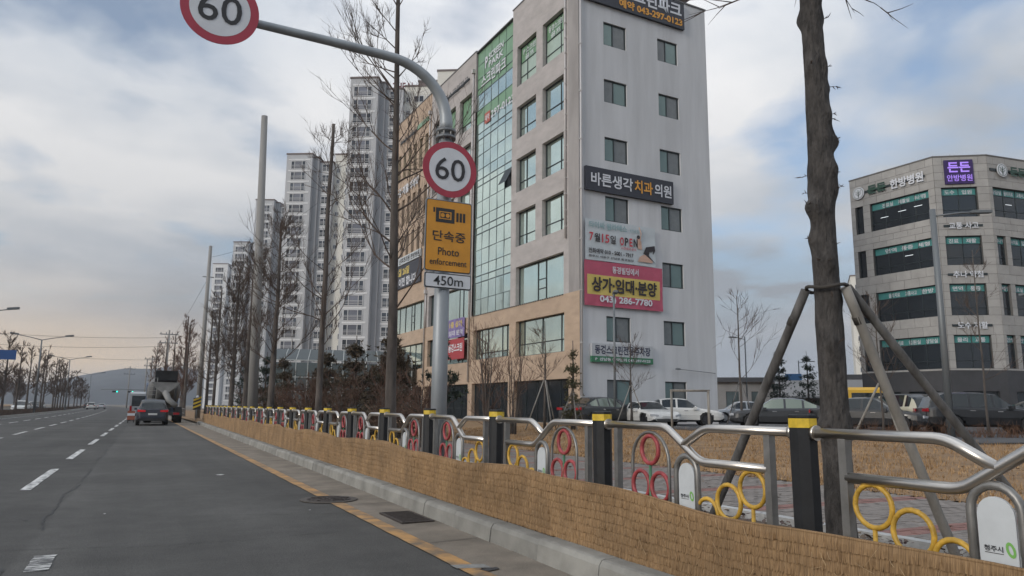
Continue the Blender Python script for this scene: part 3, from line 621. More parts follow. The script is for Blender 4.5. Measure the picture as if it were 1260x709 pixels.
class Fac:
    """a facade plane in its building's coordinates: a runs along it, z up, d inward"""
    def __init__(s, o, ad, nd_): s.o, s.a, s.n = Vector(o), Vector(ad), Vector(nd_)
    def p(s, a, z, d=0.0): return s.o+s.a*a+Vector((0, 0, z))+s.n*d
    def box(s, g, a0, a1, z0, z1, d0, d1):
        P = [s.p(a, z, d) for z in (z0, z1) for d in (d0, d1) for a in (a0, a1)]; i = [g.vert(p) for p in P]
        for q in ((0, 2, 3, 1), (4, 5, 7, 6), (0, 1, 5, 4), (2, 6, 7, 3), (0, 4, 6, 2), (1, 3, 7, 5)): g.face([i[k] for k in q])
    def wall(s, g, a0, a1, z0, z1, holes, depth, zones=None, side=True):
        As = sorted({a0, a1, *[h[0] for h in holes], *[h[1] for h in holes]}); Zs = sorted({z0, z1, *[h[2] for h in holes], *[h[3] for h in holes], *[zz for zz in (zones or {}) if z0 < zz < z1]})
        As = [x for x in As if a0 <= x <= a1]; Zs = [x for x in Zs if z0 <= x <= z1]
        op = lambda a, z: any(h[0] < a < h[1] and h[2] < z < h[3] for h in holes)
        def mz(z):
            if not zones: return
            best = None
            for k in sorted(zones):
                if z >= k: best = zones[k]
            if best: g.use(best)
        for A, B in zip(As, As[1:]):
            for Z, Y in zip(Zs, Zs[1:]):
                if op((A+B)/2, (Z+Y)/2): continue
                mz((Z+Y)/2); g.quad(s.p(A, Z), s.p(B, Z), s.p(B, Y), s.p(A, Y))
        for h in holes:
            mz((h[2]+h[3])/2)
            h0, h1, h2, h3 = max(h[0], a0), min(h[1], a1), max(h[2], z0), min(h[3], z1)
            g.quad(s.p(h0, h2), s.p(h0, h2, depth), s.p(h0, h3, depth), s.p(h0, h3)); g.quad(s.p(h1, h2), s.p(h1, h3), s.p(h1, h3, depth), s.p(h1, h2, depth))
            g.quad(s.p(h0, h2), s.p(h1, h2), s.p(h1, h2, depth), s.p(h0, h2, depth)); g.quad(s.p(h0, h3), s.p(h0, h3, depth), s.p(h1, h3, depth), s.p(h1, h3))
    def window(s, par, a0, a1, z0, z1, d, va=(), hz=(), glass=None, fm=None, fw=.06, sub='pane', tilt=.004, extra=()):
        """frame with mullions at va and transoms at hz; every pane an object; extra = bars (a0,a1,z0,z1)"""
        fm = fm or M_frame; g = MB().use(fm); f = fw
        s.box(g, a0, a1, z0, z0+f, d-.05, d+.06); s.box(g, a0, a1, z1-f, z1, d-.05, d+.06)
        s.box(g, a0, a0+f, z0+f, z1-f, d-.05, d+.06); s.box(g, a1-f, a1, z0+f, z1-f, d-.05, d+.06)
        for v in va: s.box(g, v-f*.45, v+f*.45, z0+f, z1-f, d-.04, d+.05)
        for h in hz: s.box(g, a0+f, a1-f, h-f*.45, h+f*.45, d-.038, d+.048)
        for e in extra: s.box(g, e[0], e[1], e[2], e[3], d-.036, d+.046)
        w = g.build('window', None, par)
        As = [a0]+sorted(va)+[a1]; Zs = [z0]+sorted(hz)+[z1]
        for i, (A, B) in enumerate(zip(As, As[1:])):
            for j, (Z, Y) in enumerate(zip(Zs, Zs[1:])):
                gm = glass(i, j) if callable(glass) else glass
                p = MB().use(gm); t1, t2 = random.uniform(-tilt, tilt), random.uniform(-tilt, tilt)
                p.quad(s.p(A+.01, Z+.01, d+t1), s.p(B-.01, Z+.01, d+t2), s.p(B-.01, Y-.01, d-t1+.001), s.p(A+.01, Y-.01, d-t2+.001)); p.build(sub, None, w)
        return w

# ---- main commercial block; local x along the grey side wall, local y along the road front
A_B = R(1.43)
mb_ = thing('commercial_building', 'seven-storey commercial building with grey side wall and tan-based glazed road front', 'building', (21.89, 34.97, 0), A_B)
FL = Fac((0, 0, 0), (0, 1, 0), (1, 0, 0)); FR = Fac((0, 0, 0), (1, 0, 0), (0, 1, 0))
W_, TOPR, TOPL = 10.18, 28.0, 29.35
# grey side wall
rows = [(23.43, 24.95), (19.72, 21.2), (16.0, 17.5), (12.3, 13.82), (8.71, 10.24), (5.17, 6.64), (.62, 3.0)]
holes = [(a, b, z0, z1) for z0, z1 in rows for a, b in ((1.83, 3.55), (6.04, 7.70))]
g = MB().use(M_wgrey); FR.wall(g, 0.02, W_, .2, TOPR, holes, .16)
g.quad((W_, 0, .2), (W_, 16, .2), (W_, 16, TOPR), (W_, 0, TOPR)); wl = g.build('side_wall', None, mb_)
for z0, z1 in rows:
    for a, b in ((1.83, 3.55), (6.04, 7.70)):
        hs = random.random()
        FR.window(mb_, a, b, z0, z1, .13, va=[(a+b)/2-.12], glass=lambda i, j, hs=hs: (M_glassG if i == 0 else M_glassB) if hs < .8 else (M_glassB if i == 0 else M_glassG), fw=.07)
g = MB(); g.box(-.05, W_+.06, -.06, .35, TOPR, TOPR+.10); g.build('coping', M_roofc, mb_)
# road front : corner pier, two window bays
LV = [(23.3, 26.25), (19.5, 21.8), (15.7, 18.06), (11.95, 14.33)]
bays = [(1.68, 4.25), (5.08, 7.72)]
h = [(a, b, z0, z1) for z0, z1 in LV for a, b in bays]+[(1.70, 7.65, 8.0, 10.56), (1.64, 7.6, 4.62, 6.92), (1.2, 7.8, .5, 3.05)]
zones = {0: M_orange, 8.0: M_stone}
g = MB(); FL.wall(g, 1.15, 8.40, .2, TOPL, h, .38, zones); g.use(M_stone)
FL.wall(g, -.0, 1.15, .2, TOPL, [], .3, {0: M_orange, 8.0: M_pier}); g.use(M_stone)
g.quad((0, 0, TOPR+.1), (0, 0, TOPL), (0.5, 0, TOPL), (.5, 0, TOPR+.1)); g.quad((0, 8.40, 8), (6, 8.40, 8), (6, 8.40, TOPL), (0, 8.40, TOPL))
g.quad((0, 0, TOPL), (0, 8.4, TOPL), (10, 8.4, TOPL), (10, 0, TOPL)); g.build('front_wall', None, mb_)
for k, (z0, z1) in enumerate(LV):
    for b, (a0, a1) in enumerate(bays):
        gl = M_glassT
        if k == 0: gl = lambda i, j: (M_filmw, M_filmw, M_film)[j]
        FL.window(mb_, a0, a1, z0, z1, .32, va=[a0+.75 if b == 0 else a1-.95], hz=([z0+.75, z0+1.75] if k == 0 else [z0+.75]), glass=gl, tilt=.012)
def sash(a, zs): return [(a-.27, a+.27, z-.025, z+.025) for z in zs]
FL.window(mb_, 1.70, 7.65, 8.0, 10.56, .32, va=[4.2, 5.2], glass=M_glassT, tilt=.012, extra=[(4.2, 5.2, 8.75, 8.80), (4.2, 5.2, 9.35, 9.40)])
FL.window(mb_, 1.64, 7.6, 4.62, 6.92, .32, va=[2.4, 4.6, 6.9], hz=[5.4], glass=M_glassT, tilt=.012)
FL.window(mb_, 1.2, 7.8, .5, 3.05, .30, va=[2.5, 3.9, 5.2, 6.6], glass=M_shop, tilt=.004)
# gutters, downpipes
g = MB(); g.tube([(-.08, 1.38, 11.3), (-.08, 1.38, 29.0)], .06, 8)
for z in range(12, 29, 1): g.box(-.15, 0, 1.31, 1.45, z-.03, z+.03)
g.build('downpipe', M_pipe, mb_)
g = MB(); g.tube([(.08, -.09, .5), (.08, -.09, 27.9)], .055, 8)
for z in range(2, 28, 3): g.box(.0, .16, -.15, .0, z-.03, z+.03)
g.build('downpipe', M_pipe, mb_)
for (y, zt) in ((14.72, 27.2), (23.75, 27.1), (23.55, 10.9)):
    g = MB(); g.tube([(-.10, y, 8.0 if zt < 12 else 3.2), (-.10, y, zt)], .065, 8); g.box(-.25, 0, y-.14, y+.14, zt, zt+.32)
    for z in range(9, int(zt), 2): g.box(-.17, 0, y-.08, y+.08, z-.03, z+.03)
    g.build('downpipe', M_pipe, mb_)
# dentil strip under the third floor windows
me = MB().box(-.045, 0, 0, .14, -.06, 0).mesh('vent_block', M_frame)
for k in range(44): link('vent_block', me, mb_, (0, 1.75+k*.285, 8.0))
# curtain wall
zc = [8.02]; rowh = [1.15, 1.25, .5, .8]
while zc[-1] < 27.5: zc.append(round(zc[-1]+rowh[(len(zc)-1) % 4], 3))
zc = [z for z in zc if z < 28.0]+[28.75]
ac = [8.47, 9.67, 10.84, 12.02, 13.2, 14.42]
CW = Fac((.14, 0, 0), (0, 1, 0), (1, 0, 0))
g = MB().use(M_frame)
for a in ac: CW.box(g, a-.018, a+.018, 8.0, 28.78, -.02, .05)
for i, z in enumerate(zc): t = .032 if i % 4 in (2, 3) else .016; CW.box(g, ac[0]+.018, ac[-1]-.018, z-t, z+t, -.025, .045)
g.mats = [pm('mullion_grey', (.09, .12, .125), .45, .3)]; cw = g.build('curtain_wall', None, mb_)
for i, (A, B) in enumerate(zip(ac, ac[1:])):
    for j, (Z, Y) in enumerate(zip(zc, zc[1:])):
        if 24.05 < Z < 28.0 and (Z > 25.2 or i > 2): gm = M_film
        elif 24.05 < Z: gm = M_filmw
        elif 22.4 < Z < 23.3: gm = M_film
        else: gm = M_glassT
        p = MB().use(gm); t1, t2 = random.uniform(-.014, .014), random.uniform(-.014, .014)
        if i == 0 and abs(Z-16.6) < .45:   # one vent sash stands open
            p.use(M_frame); p.quad(CW.p(A, Y), CW.p(B, Y), CW.p(B, Z+.12, -.55), CW.p(A, Z+.12, -.55))
        else: p.quad(CW.p(A+.01, Z, t1), CW.p(B-.01, Z, t2), CW.p(B-.01, Y, -t1), CW.p(A+.01, Y, -t2))
        p.build('glass_panel', None, cw)
g = MB().use(M_frame); g.box(.25, .5, 8.4, 14.5, 8, 28.7); g.build('curtain_backing', None, mb_)
g = MB().use(M_orange); FL.wall(g, 8.40, 14.48, .2, 8.0, [(8.5, 14.1, 4.75, 6.9), (8.6, 14.2, .5, 3.05)], .38); g.quad((0, 8.4, 8), (0.3, 8.4, 8), (.3, 14.48, 8), (0, 14.48, 8)); g.build('front_wall', None, mb_)
FL.window(mb_, 8.5, 14.1, 4.75, 6.9, .32, va=[9.3, 10.0, 12.2, 13.2, 13.7], hz=[5.2], glass=M_glassT, tilt=.014)
FL.window(mb_, 8.6, 14.2, .5, 3.05, .3, va=[10, 11.4, 12.8], glass=M_shop)
# pale block beyond the curtain wall
ZW = 28.95
lw = [(23.0, 25.9), (19.5, 21.8), (15.7, 18.06), (11.95, 14.33)]
h = [(a, b, z0, z1) for z0, z1 in lw for a, b in ((15.2, 17.5), (18.3, 20.6), (21.8, 23.1))]+[(15.1, 20.7, 8.0, 10.5), (21.7, 23.1, 8.0, 10.6), (15.1, 20.7, 4.65, 6.85), (21.7, 23.1, 4.65, 6.85), (14.9, 23.2, .5, 3.05)]
g = MB(); FL.wall(g, 14.48, 23.6, .2, ZW, h, .38, zones); g.use(M_stone); g.quad((0, 14.48, ZW), (0, 23.6, ZW), (9, 23.6, ZW), (9, 14.48, ZW)); g.quad((0, 14.48, 24), (5, 14.48, 24), (5, 14.48, ZW), (0, 14.48, ZW)); g.build('front_wall', None, mb_)
for a0, a1, z0, z1 in h[:12]: FL.window(mb_, a0, a1, z0, z1, .32, va=[(a0+a1)/2-.5] if a1-a0 > 2 else [], hz=[z0+.75], glass=(lambda i, j, z0=z0: M_film if j == 1 and z0 > 22 else M_glassT) if a0 < 21 else M_glassD, tilt=.012)
for a0, a1, z0, z1 in h[12:16]: FL.window(mb_, a0, a1, z0, z1, .32, va=[a0+1.5, a0+2.2] if a1-a0 > 2 else [], glass=M_glassT if a0 < 21 else M_glassD, tilt=.012)
FL.window(mb_, 14.9, 23.2, .5, 3.05, .3, va=[16.5, 18, 19.6, 21.2], glass=M_shop)
# tan block at the far end
ZO = 29.1; h = []
nar = [24.35+k*1.42 for k in range(6)]
for z0, z1 in ((22.9, 25.68), (18.3, 20.9), (15.3, 17.4)):
    h += [(a, a+.72, z0, z1) for a in nar]
h += [(23.95, 32.6, 8.0, 10.5), (23.95, 32.6, 4.6, 6.8), (24.2, 32.6, .5, 3.05)]
g = MB(); FL.wall(g, 23.6, 32.9, .2, ZO, h, .38, {0: M_orange}); g.use(M_orange)
g.quad((0, 23.6, 8), (5, 23.6, 8), (5, 23.6, ZO), (0, 23.6, ZO)); g.quad((0, 32.9, 0), (10, 32.9, 0), (10, 32.9, ZO), (0, 32.9, ZO)); g.quad((0, 23.6, ZO), (0, 32.9, ZO), (9, 32.9, ZO), (9, 23.6, ZO)); g.build('front_wall', None, mb_)
for a0, a1, z0, z1 in h[:18]: FL.window(mb_, a0, a1, z0, z1, .30, glass=M_film if z0 > 22 else M_glassD, fw=.05)
FL.window(mb_, 23.95, 32.6, 8.0, 10.5, .32, va=[25.6, 27.2, 27.9, 29.5, 31], glass=M_glassT, tilt=.014, extra=[(27.2, 27.9, 8.8, 8.85), (27.2, 27.9, 9.4, 9.45)])
FL.window(mb_, 23.95, 32.6, 4.6, 6.8, .32, va=[25.2, 26.6, 28, 29.4, 31], hz=[5.3], glass=M_glassT, tilt=.014)
FL.window(mb_, 24.2, 32.6, .5, 3.05, .3, va=[26, 28, 30], glass=M_shop)
for y0, y1, z, nm in ((-.05, 8.45, TOPL, 'coping'), (8.45, 14.44, 28.78, 'coping'), (14.44, 23.56, ZW, 'coping'), (23.56, 33, ZO, 'coping')):
    g = MB(); g.box(-.04, .3, y0, y1-.004, z, z+.09); g.build(nm, M_roofc, mb_)
g = MB().use(M_stone); g.box(9.9, 10.1, 16, 33, .2, 27); g.build('rear_wall', None, mb_)

# ---- signs and banners hung on the main block (placed in its coordinates)
MBM = Matrix.Translation((21.89, 34.97, 0)) @ Matrix.Rotation(A_B, 4, 'Z')
def hung(name, label, cat, f, a, z, d, group=None):
    p = MBM @ f.p(a, z, d); t = thing(name, label, cat, p, A_B, group); return t
M_sgn = pm('signboard_slate', (0.026, 0.029, 0.042), 0.5, var=.1, vscale=2)
M_lw = pm('letter_white', (0.62, 0.64, 0.68), 0.5); M_lo = pm('letter_orange', (0.70, 0.33, 0.04), 0.5); M_lb = pm('letter_navy', (0.03, 0.035, 0.07), 0.6)
xR, uR = (1, 0, 0), (0, 0, 1)
# top sign
t = hung('signboard', 'dark rooftop signboard with white lettering over an orange telephone number', 'signboard', FR, 4.2, 26.9, -.2)
g = MB(); g.box(-3.85, 4.0, 0, .18, -.9, .92); g.build('panel', M_sgn, t)
text('동경스크린파크', t, M_lw, (.3, -.004, .36), xR, uR, width=6.9, height=1.0, bold=.03, ext=.02)
text('예약 043-297-0123', t, M_lo, (1.25, -.004, -.47), xR, uR, width=5.1, height=.58, bold=.035, ext=.02)
g = MB(); g.tube([(-2.7, .02, -.28), (-2.5, -.01, -.28)], .01, 6); g.disc((-2.7, -.012, -.25), (1, 0, 0), (0, 0, 1), .42, 20, .004); g.build('logo', pm('logo_blue', (.12, .30, .55), .5), t)
# dental sign
t = hung('signboard', 'dark slate signboard with white and orange lettering between fourth and fifth floors', 'signboard', FR, 3.62, 14.68, -.2)
g = MB(); g.box(-3.27, 3.27, 0, .2, -.72, .72); g.build('panel', M_sgn, t)
text('바른생각', t, M_lw, (-1.42, -.004, 0), xR, uR, width=3.05, height=.80, bold=.022, ext=.03)
text('치과', t, M_lo, (.92, -.004, 0), xR, uR, width=1.38, height=.80, bold=.022, ext=.03)
text('의원', t, M_lw, (2.42, -.004, 0), xR, uR, width=1.32, height=.80, bold=.022, ext=.03)
def cloth(w, h, mats, n=14, m=10, amp=.03):
    """banner sheet with gentle sag, zones by height"""
    g = MB(); g.smooth = True
    P = [[g.vert((-w/2+w*i/n, amp*noise.noise((i*.6, j*.5, w)), -h/2+h*j/m)) for i in range(n+1)] for j in range(m+1)]
    for j in range(m):
        for i in range(n):
            x = (i+.5)/n; z = (j+.5)/m
            for (x0, x1, z0, z1, mm) in mats:
                if x0 <= x <= x1 and z0 <= z <= z1: g.use(mm); break
            g.face((P[j][i], P[j][i+1], P[j+1][i+1], P[j+1][i]))
    return g
M_bw = pm('banner_white', (.50, .545, .57), .7, var=.05, vscale=2); M_bp = pm('banner_pink', (.44, .085, .14), .7, var=.06, vscale=2); M_by = pm('banner_yellow', (.60, .47, .13), .7, var=.05, vscale=2)
M_tx = pm('banner_ink', (.03, .025, .03), .7); M_tr = pm('banner_ink_red', (.5, .05, .07), .7); M_tc = pm('banner_ink_teal', (.26, .40, .42), .7); M_skin = pm('print_skin', (.55, .36, .28), .7)
t = hung('banner', 'white opening banner with red and black date and a posed figure', 'banner', FR, 2.84, 11.02, -.16)
cloth(5.1, 2.42, [(0, 1, 0, 1, M_bw)]).build('sheet', None, t)
text('타이싸 필라테스', t, M_tc, (-.95, -.05, .88), xR, uR, width=2.7, height=.40, bold=.02); text('산남점', t, M_tc, (.95, -.05, .84), xR, uR, width=.7, height=.2, bold=.01)
text('7', t, M_tr, (-2.15, -.05, .16), xR, uR, height=.5, width=.28, bold=.02); text('월', t, M_tx, (-1.74, -.05, .14), xR, uR, height=.5, width=.4, bold=.02)
text('15', t, M_tr, (-1.15, -.05, .14), xR, uR, height=.5, width=.52, bold=.02); text('일', t, M_tx, (-.62, -.05, .13), xR, uR, height=.5, width=.38, bold=.02)
text('O', t, M_tr, (0.02, -.05, .11), xR, uR, height=.5, width=.28, bold=.03); text('P', t, M_tx, (.36, -.05, .11), xR, uR, height=.5, width=.24, bold=.03); text('E', t, M_tr, (.68, -.05, .11), xR, uR, height=.5, width=.22, bold=.03); text('N', t, M_tx, (1.03, -.05, .11), xR, uR, height=.5, width=.3, bold=.03)
text('사전예약 문의', t, M_tr, (.5, -.05, -.30), xR, uR, width=1.1, height=.17, bold=.01)
text('전화예약 010 - 5001 - 7917', t, M_tx, (-.75, -.05, -.66), xR, uR, width=3.2, height=.30, bold=.025); text('청주시 서원구 산남로 동경빌딩', t, M_tx, (-.75, -.05, -.98), xR, uR, width=3.2, height=.14, bold=.02)
fg = MB().use(M_skin); y = -.052
fg.disc((1.28, y, .42), (1, 0, 0), (0, 0, 1), .14, 14, .001); fg.tube([(1.3, y, .1), (1.45, y, .75), (1.3, y, 1.12)], .035, 6, oval=.05); fg.poly([(1.15, y, .3), (1.45, y, .28), (1.5, y, -.25), (1.2, y, -.2)])
fg.poly([(1.2, y, -.98)]+[(1.75+.55*math.cos(a), y, -.98+.45*math.sin(a)) for a in [math.pi*(1-i/10) for i in range(11)]])
fg.use(M_tx); fg.poly([(1.6, y-.002, -.45), (1.8, y-.002, -.05), (2.45, y-.002, .1), (2.5, y-.002, -.2), (2.3, y-.002, -.5), (2.35, y-.002, -.25), (2.05, y-.002, -.32), (2.0, y-.002, -.55), (2.52, y-.002, -1.02), (1.85, y-.002, -.6)]); fg.disc((1.24, y-.003, .50), (1, 0, 0), (0, 0, 1), .12, 12, .001)
fg.build('printed_figure', None, t)
t = hung('banner', 'pink and yellow letting banner with bold black lettering and telephone number', 'banner', FR, 3.04, 8.47, -.16)
cloth(5.66, 2.62, [(.035, .98, .28, .67, M_by), (0, 1, 0, 1, M_bp)], n=28, m=16).build('sheet', None, t)
text('동경빌딩에서', t, M_lw, (.05, -.05, .88), xR, uR, width=1.9, height=.42, bold=.02)
text('상가·임대·분양', t, M_tx, (.0, -.05, -.06), xR, uR, width=4.7, height=.86, bold=.035)
text('043) 286-7780', t, M_lw, (.1, -.05, -.93), xR, uR, width=3.8, height=.50, bold=.03)
t = hung('signboard', 'white and green car park sign low on the grey side wall', 'signboard', FR, 2.84, 4.48, -.2)
g = MB(); g.box(-2.17, 2.17, 0, .18, -.18, .54); g.build('panel', pm('sign_panel_pale', (.46, .48, .50), .5), t)
g = MB(); g.box(-2.17, 2.17, -.01, .18, -.52, -.184); g.build('green_strip', pm('sign_green', (.04, .17, .09), .5), t)
text('동경스크린전용주차장', t, M_lb, (0, -.004, .19), xR, uR, width=3.95, height=.52, bold=.03)
text('P  산남동 예약문의 043-297-0123', t, M_lw, (0, -.016, -.35), xR, uR, width=3.9, height=.19, bold=.03)
# lettering on the road front : text direction runs towards the camera (-y)
xL = (0, -1, 0)
M_ld = pm('letter_dark', (.03, .032, .035), .5)
def front_text(label, s, a, z, w, hh, mat, rail=True, bold=.02, railm=None):
    t = hung('wall_lettering', label, 'wall lettering', FL, a, z, -.12)
    if rail: g = MB(); g.box(.03, .08, -w/2, w/2, -.06, .06); g.build('rail', railm or M_frame, t)
    text(s, t, mat, (0, 0, 0), xL, uR, width=w, height=hh, bold=bold, ext=.02); return t
front_text('dark raised lettering below the roof of the pale middle block', '동경스크린파크', 18.4, 27.15, 5.6, .62, M_ld)
front_text('dark raised lettering below the roof of the tan end block', '한의원동경빌딩', 29.3, 26.85, 4.6, .62, M_ld)
g = MB(); t = hung('sign_strip', 'narrow green strip beside the lettering on the tan end block', 'sign strip', FL, 25.6, 26.95, -.1); g.box(0, .08, -1.4, 1.4, -.2, .2); g.build('strip', M_film, t)
front_text('white raised lettering between the narrow window rows of the tan end block', '동경 재활의학과', 29.2, 21.75, 6.4, .92, M_lw, bold=.03)
t = hung('banner', 'pale banner strip with dark lettering above the black banner', 'banner', FL, 28.6, 14.82, -.14); g = MB(); g.box(0, .04, -3.7, 3.7, -.36, .36); g.build('sheet', M_bw, t); text('동경 산후조리원 한방병원', t, M_tx, (-.003, 0, 0), xL, uR, width=6.6, height=.55, bold=.03)
t = hung('banner', 'black banner with yellow and white lettering on the tan end block', 'banner', FL, 28.6, 13.28, -.14); g = MB(); g.box(0, .04, -3.7, 3.7, -1.08, 1.08); g.build('sheet', M_sgn, t)
text('12월 26일', t, M_by, (-.003, 1.0, .48), xL, uR, width=3.6, height=.75, bold=.03); text('로 이전 합니다', t, M_lw, (-.003, .2, -.5), xL, uR, width=5.6, height=.85, bold=.03)
t = hung('banner', 'purple banner with white lettering on the pale middle block', 'banner', FL, 17.0, 7.35, -.14); g = MB(); g.box(0, .03, -1.6, 1.6, -.72, .72); g.build('sheet', pm('banner_purple', (.19, .15, .33), .7, var=.2, vscale=1.5), t); text('1층 상가', t, M_by, (-.003, 0, .3), xL, uR, width=2.4, height=.5, bold=.03); text('임대 문의', t, M_lw, (-.003, 0, -.35), xL, uR, width=2.6, height=.4, bold=.02)
t = hung('banner', 'red and white banner below the purple banner', 'banner', FL, 17.0, 5.75, -.14); cl = MB(); cl.use(pm('banner_red', (.36, .05, .06), .7)); cl.box(0, .03, -1.6, 1.6, -.78, .78); cl.build('sheet', None, t); text('동경스크린', t, M_lw, (-.003, 0, .1), xL, uR, width=2.6, height=.65, bold=.03)
# window film writing
t = hung('window_lettering', 'white lettering on the green film at the top of the glass curtain wall', 'window lettering', CW, 11.4, 26.6, -.07)
text('SCREEN', t, M_lw, (0, -.2, 1.05), xL, uR, width=2.4, height=.5, bold=.02); text('PARK', t, M_lw, (0, -.2, .42), xL, uR, width=2.4, height=.5, bold=.02); text('P', t, M_lw, (0, 1.4, .8), xL, uR, width=.45, height=.9, bold=.03); text('스크린파크', t, M_lw, (0, .2, -.55), xL, uR, width=4.0, height=.95, bold=.02)
t = hung('window_lettering', 'telephone number on the green film band of the curtain wall', 'window lettering', CW, 11.0, 22.85, -.07)
text('297-0123', t, M_lw, (0, -.9, 0), xL, uR, width=3.6, height=.55, bold=.02); g = MB(); g.box(-.002, .01, 1.05, 1.95, -.42, .42); g.build('red_panel', pm('film_red', (.42, .10, .07), .5), t); text('예약', t, M_lw, (-.006, 1.5, 0), xL, uR, width=.7, height=.5, bold=.02)
for a, lb, s in ((6.4, 'white lettering on the green film of the top-floor window beside the curtain wall', 'P 스크린'), (3.0, 'white lettering on the green film of the top-floor window at the corner', '동경스크린')):
    t = hung('window_lettering', lb, 'window lettering', FL, a, 25.55, .235); text(s, t, M_lw, (0, 0, .2), xL, uR, width=1.7, height=.42, bold=.01); text('골프', t, M_lw, (0, 0, -.3), xL, uR, width=1.2, height=.35, bold=.01)
# ---- corner clinic building with chamfered front, stone cladding laid panel by panel
M_clad = pm('cladding_stone', (0.335, 0.325, 0.31), 0.75, var=.08, vscale=1.2, rnd=.07, bump=.05, bscale=20, space='pos', detail=8)
M_joint = pm('cladding_joint', (0.13, 0.125, 0.12), .9)
M_podium = pm('podium_dark', (0.050, 0.050, 0.054), 0.6, var=.12, vscale=1.5, rnd=.1)
M_cglass = pm('clinic_glass', (0.016, 0.021, 0.026), 0.05, 0.0, spec=.8)
M_teal = pm('film_teal', (0.055, 0.235, 0.225), 0.4, var=.05, vscale=2)
M_lamp = pm('ceiling_glint', (0.85, 0.9, 0.95), .5, emit=.5)  # no lamp: painted glints of the ceiling lights on the clinic panes
c1, c2, c3, c4 = Vector((55.83, 43.34, 0)), Vector((56.22, 35.75, 0)), Vector((59.53, 33.42, 0)), Vector((63.67, 32.79, 0))
c4 = c3+(c4-c3).normalized()*13
O = Vector((56.22, 35.75, 0))
cl = thing('clinic_building', 'pale stone corner clinic building with chamfered front and dark glass bands', 'building', O)
def fac_of(a, b):
    d = (b-a).normalized(); n = Vector((-d.y, d.x, 0)); return Fac(a-O, d, n), (b-a).length
fL, lL = fac_of(c1, c2); fM, lM = fac_of(c2, c3); fR_, lR = fac_of(c3, c4)
CZ = 21.85
rowsC = [(16.85, 19.3), (12.92, 15.28), (8.9, 11.42), (4.75, 7.36)]
hL = [(.42, 1.17, z0, z1) for z0, z1 in rowsC]+[(1.85, 7.05, z0, z1) for z0, z1 in rowsC]
hM = [(.46, 3.15, z0, z1) for z0, z1 in rowsC]
hR = [(.35, 12.4, *rowsC[0])]+[q for z0, z1 in rowsC[1:] for q in ((.30, 1.25, z0, z1), (1.75, 12.4, z0, z1))]
panel_count = 0; far_panels = MB().use(M_clad)
for f, l, hs, pref in ((fL, lL, hL, 1), (fM, lM, hM, 1), (fR_, lR, hR, 0)):
    g = MB().use(M_joint); f.wall(g, 0, l, 4.6, CZ, hs, .35); g.build('wall', None, cl)
    # cladding panels around the openings
    zs = sorted({4.6, CZ, *[z for r in rowsC for z in r]}); zl = []
    for a, b in zip(zs, zs[1:]):
        n = max(1, round((b-a)/.62)); zl += [(a+(b-a)*i/n, a+(b-a)*(i+1)/n) for i in range(n)]
    for ri, (z0, z1) in enumerate(zl):
        cuts = sorted([(h[0], h[1]) for h in hs if h[2] < (z0+z1)/2 < h[3]])
        segs = []; x = 0
        for a, b in cuts: segs.append((x, a)); x = b
        segs.append((x, l))
        for a, b in segs:
            n = max(1, round((b-a)/1.25)); st_ = (b-a)/n
            bounds = [a+st_*i for i in range(n+1)]
            if ri % 2 and n > 1: bounds = [a]+[a+st_*(i+.5) for i in range(n)]+[b]
            for p, q in zip(bounds, bounds[1:]):
                if q-p < .05: continue
                d0 = -.022+random.uniform(-.004, .004)
                if panel_count < 300 and (pref or p < 4.5):
                    g = MB().use(M_clad); f.box(g, p+.012, q-.012, z0+.012, z1-.012, d0, .01); g.build('cladding_panel', None, cl); panel_count += 1
                else: f.box(far_panels, p+.012, q-.012, z0+.012, z1-.012, d0, .01)
    # windows
    for (a0, a1, z0, z1) in hs:
        w = a1-a0; va = [] if w < 1.5 else ([(a0+a1)/2] if w < 3 else [a0+w*(i)/max(3, round(w/1.35)) for i in range(1, max(3, round(w/1.35)))])
        teal = not (f is fL and w < 1)
        f.window(cl, a0, a1, z0, z1, .24, va=va, hz=([z0+.62, z1-.62] if teal else []), glass=(lambda i, j: M_teal if j == 2 else M_cglass) if teal else M_cglass, tilt=.006, fw=.05)
    g = MB().use(M_podium); f.wall(g, 0, l, .3, 4.6, [(.8+k*3.3, 3.4+k*3.3, .5, 3.0) for k in range(int((l-.6)//3.3)) if 3.4+k*3.3 < l], .4); g.build('podium', None, cl)
    for k in range(int((l-.6)//3.3)):
        if 3.4+k*3.3 < l: f.window(cl, .8+k*3.3, 3.4+k*3.3, .5, 3.0, .3, va=[2.1+k*3.3], glass=M_shop)
    g = MB().use(M_joint); f.box(g, -.03, l+.03, CZ, CZ+.12, -.05, .25); g.build('coping', None, cl)
far_panels.build('far_cladding', None, cl)['kind'] = 'stuff'
g = MB().use(M_roofc); g.poly([c-O+Vector((0, 0, CZ-.3)) for c in (c1, c2, c3, c4, c4+Vector((0, 18, 0)), c1+Vector((12, 8, 0)))]); g.build('roof', None, cl)
g = MB().use(M_clad); a = c1-O; b = c1+Vector((12, 8, 0))-O; g.quad(a+Vector((0, 0, .3)), a+Vector((0, 0, CZ)), b+Vector((0, 0, CZ)), b+Vector((0, 0, .3))); g.build('rear_wall', None, cl)
g = MB().use(M_tube)
for dx in (0, .5, 1.1): g.tube([(4+dx, 1.0, CZ-.3), (4+dx+.1*dx, 1.0, CZ+1.3-dx*.3)], .02, 5)
g.tube([(4, 1, CZ+.7), (5.2, 1, CZ+.6)], .015, 5); g.build('antenna', None, cl)
def clin(name, label, cat, f, a, z, d): return thing(name, label, cat, O+f.p(a, z, d), math.atan2(f.a.y, f.a.x))
xC = (1, 0, 0)
M_dg = pm('letter_green', (.02, .06, .04), .5)
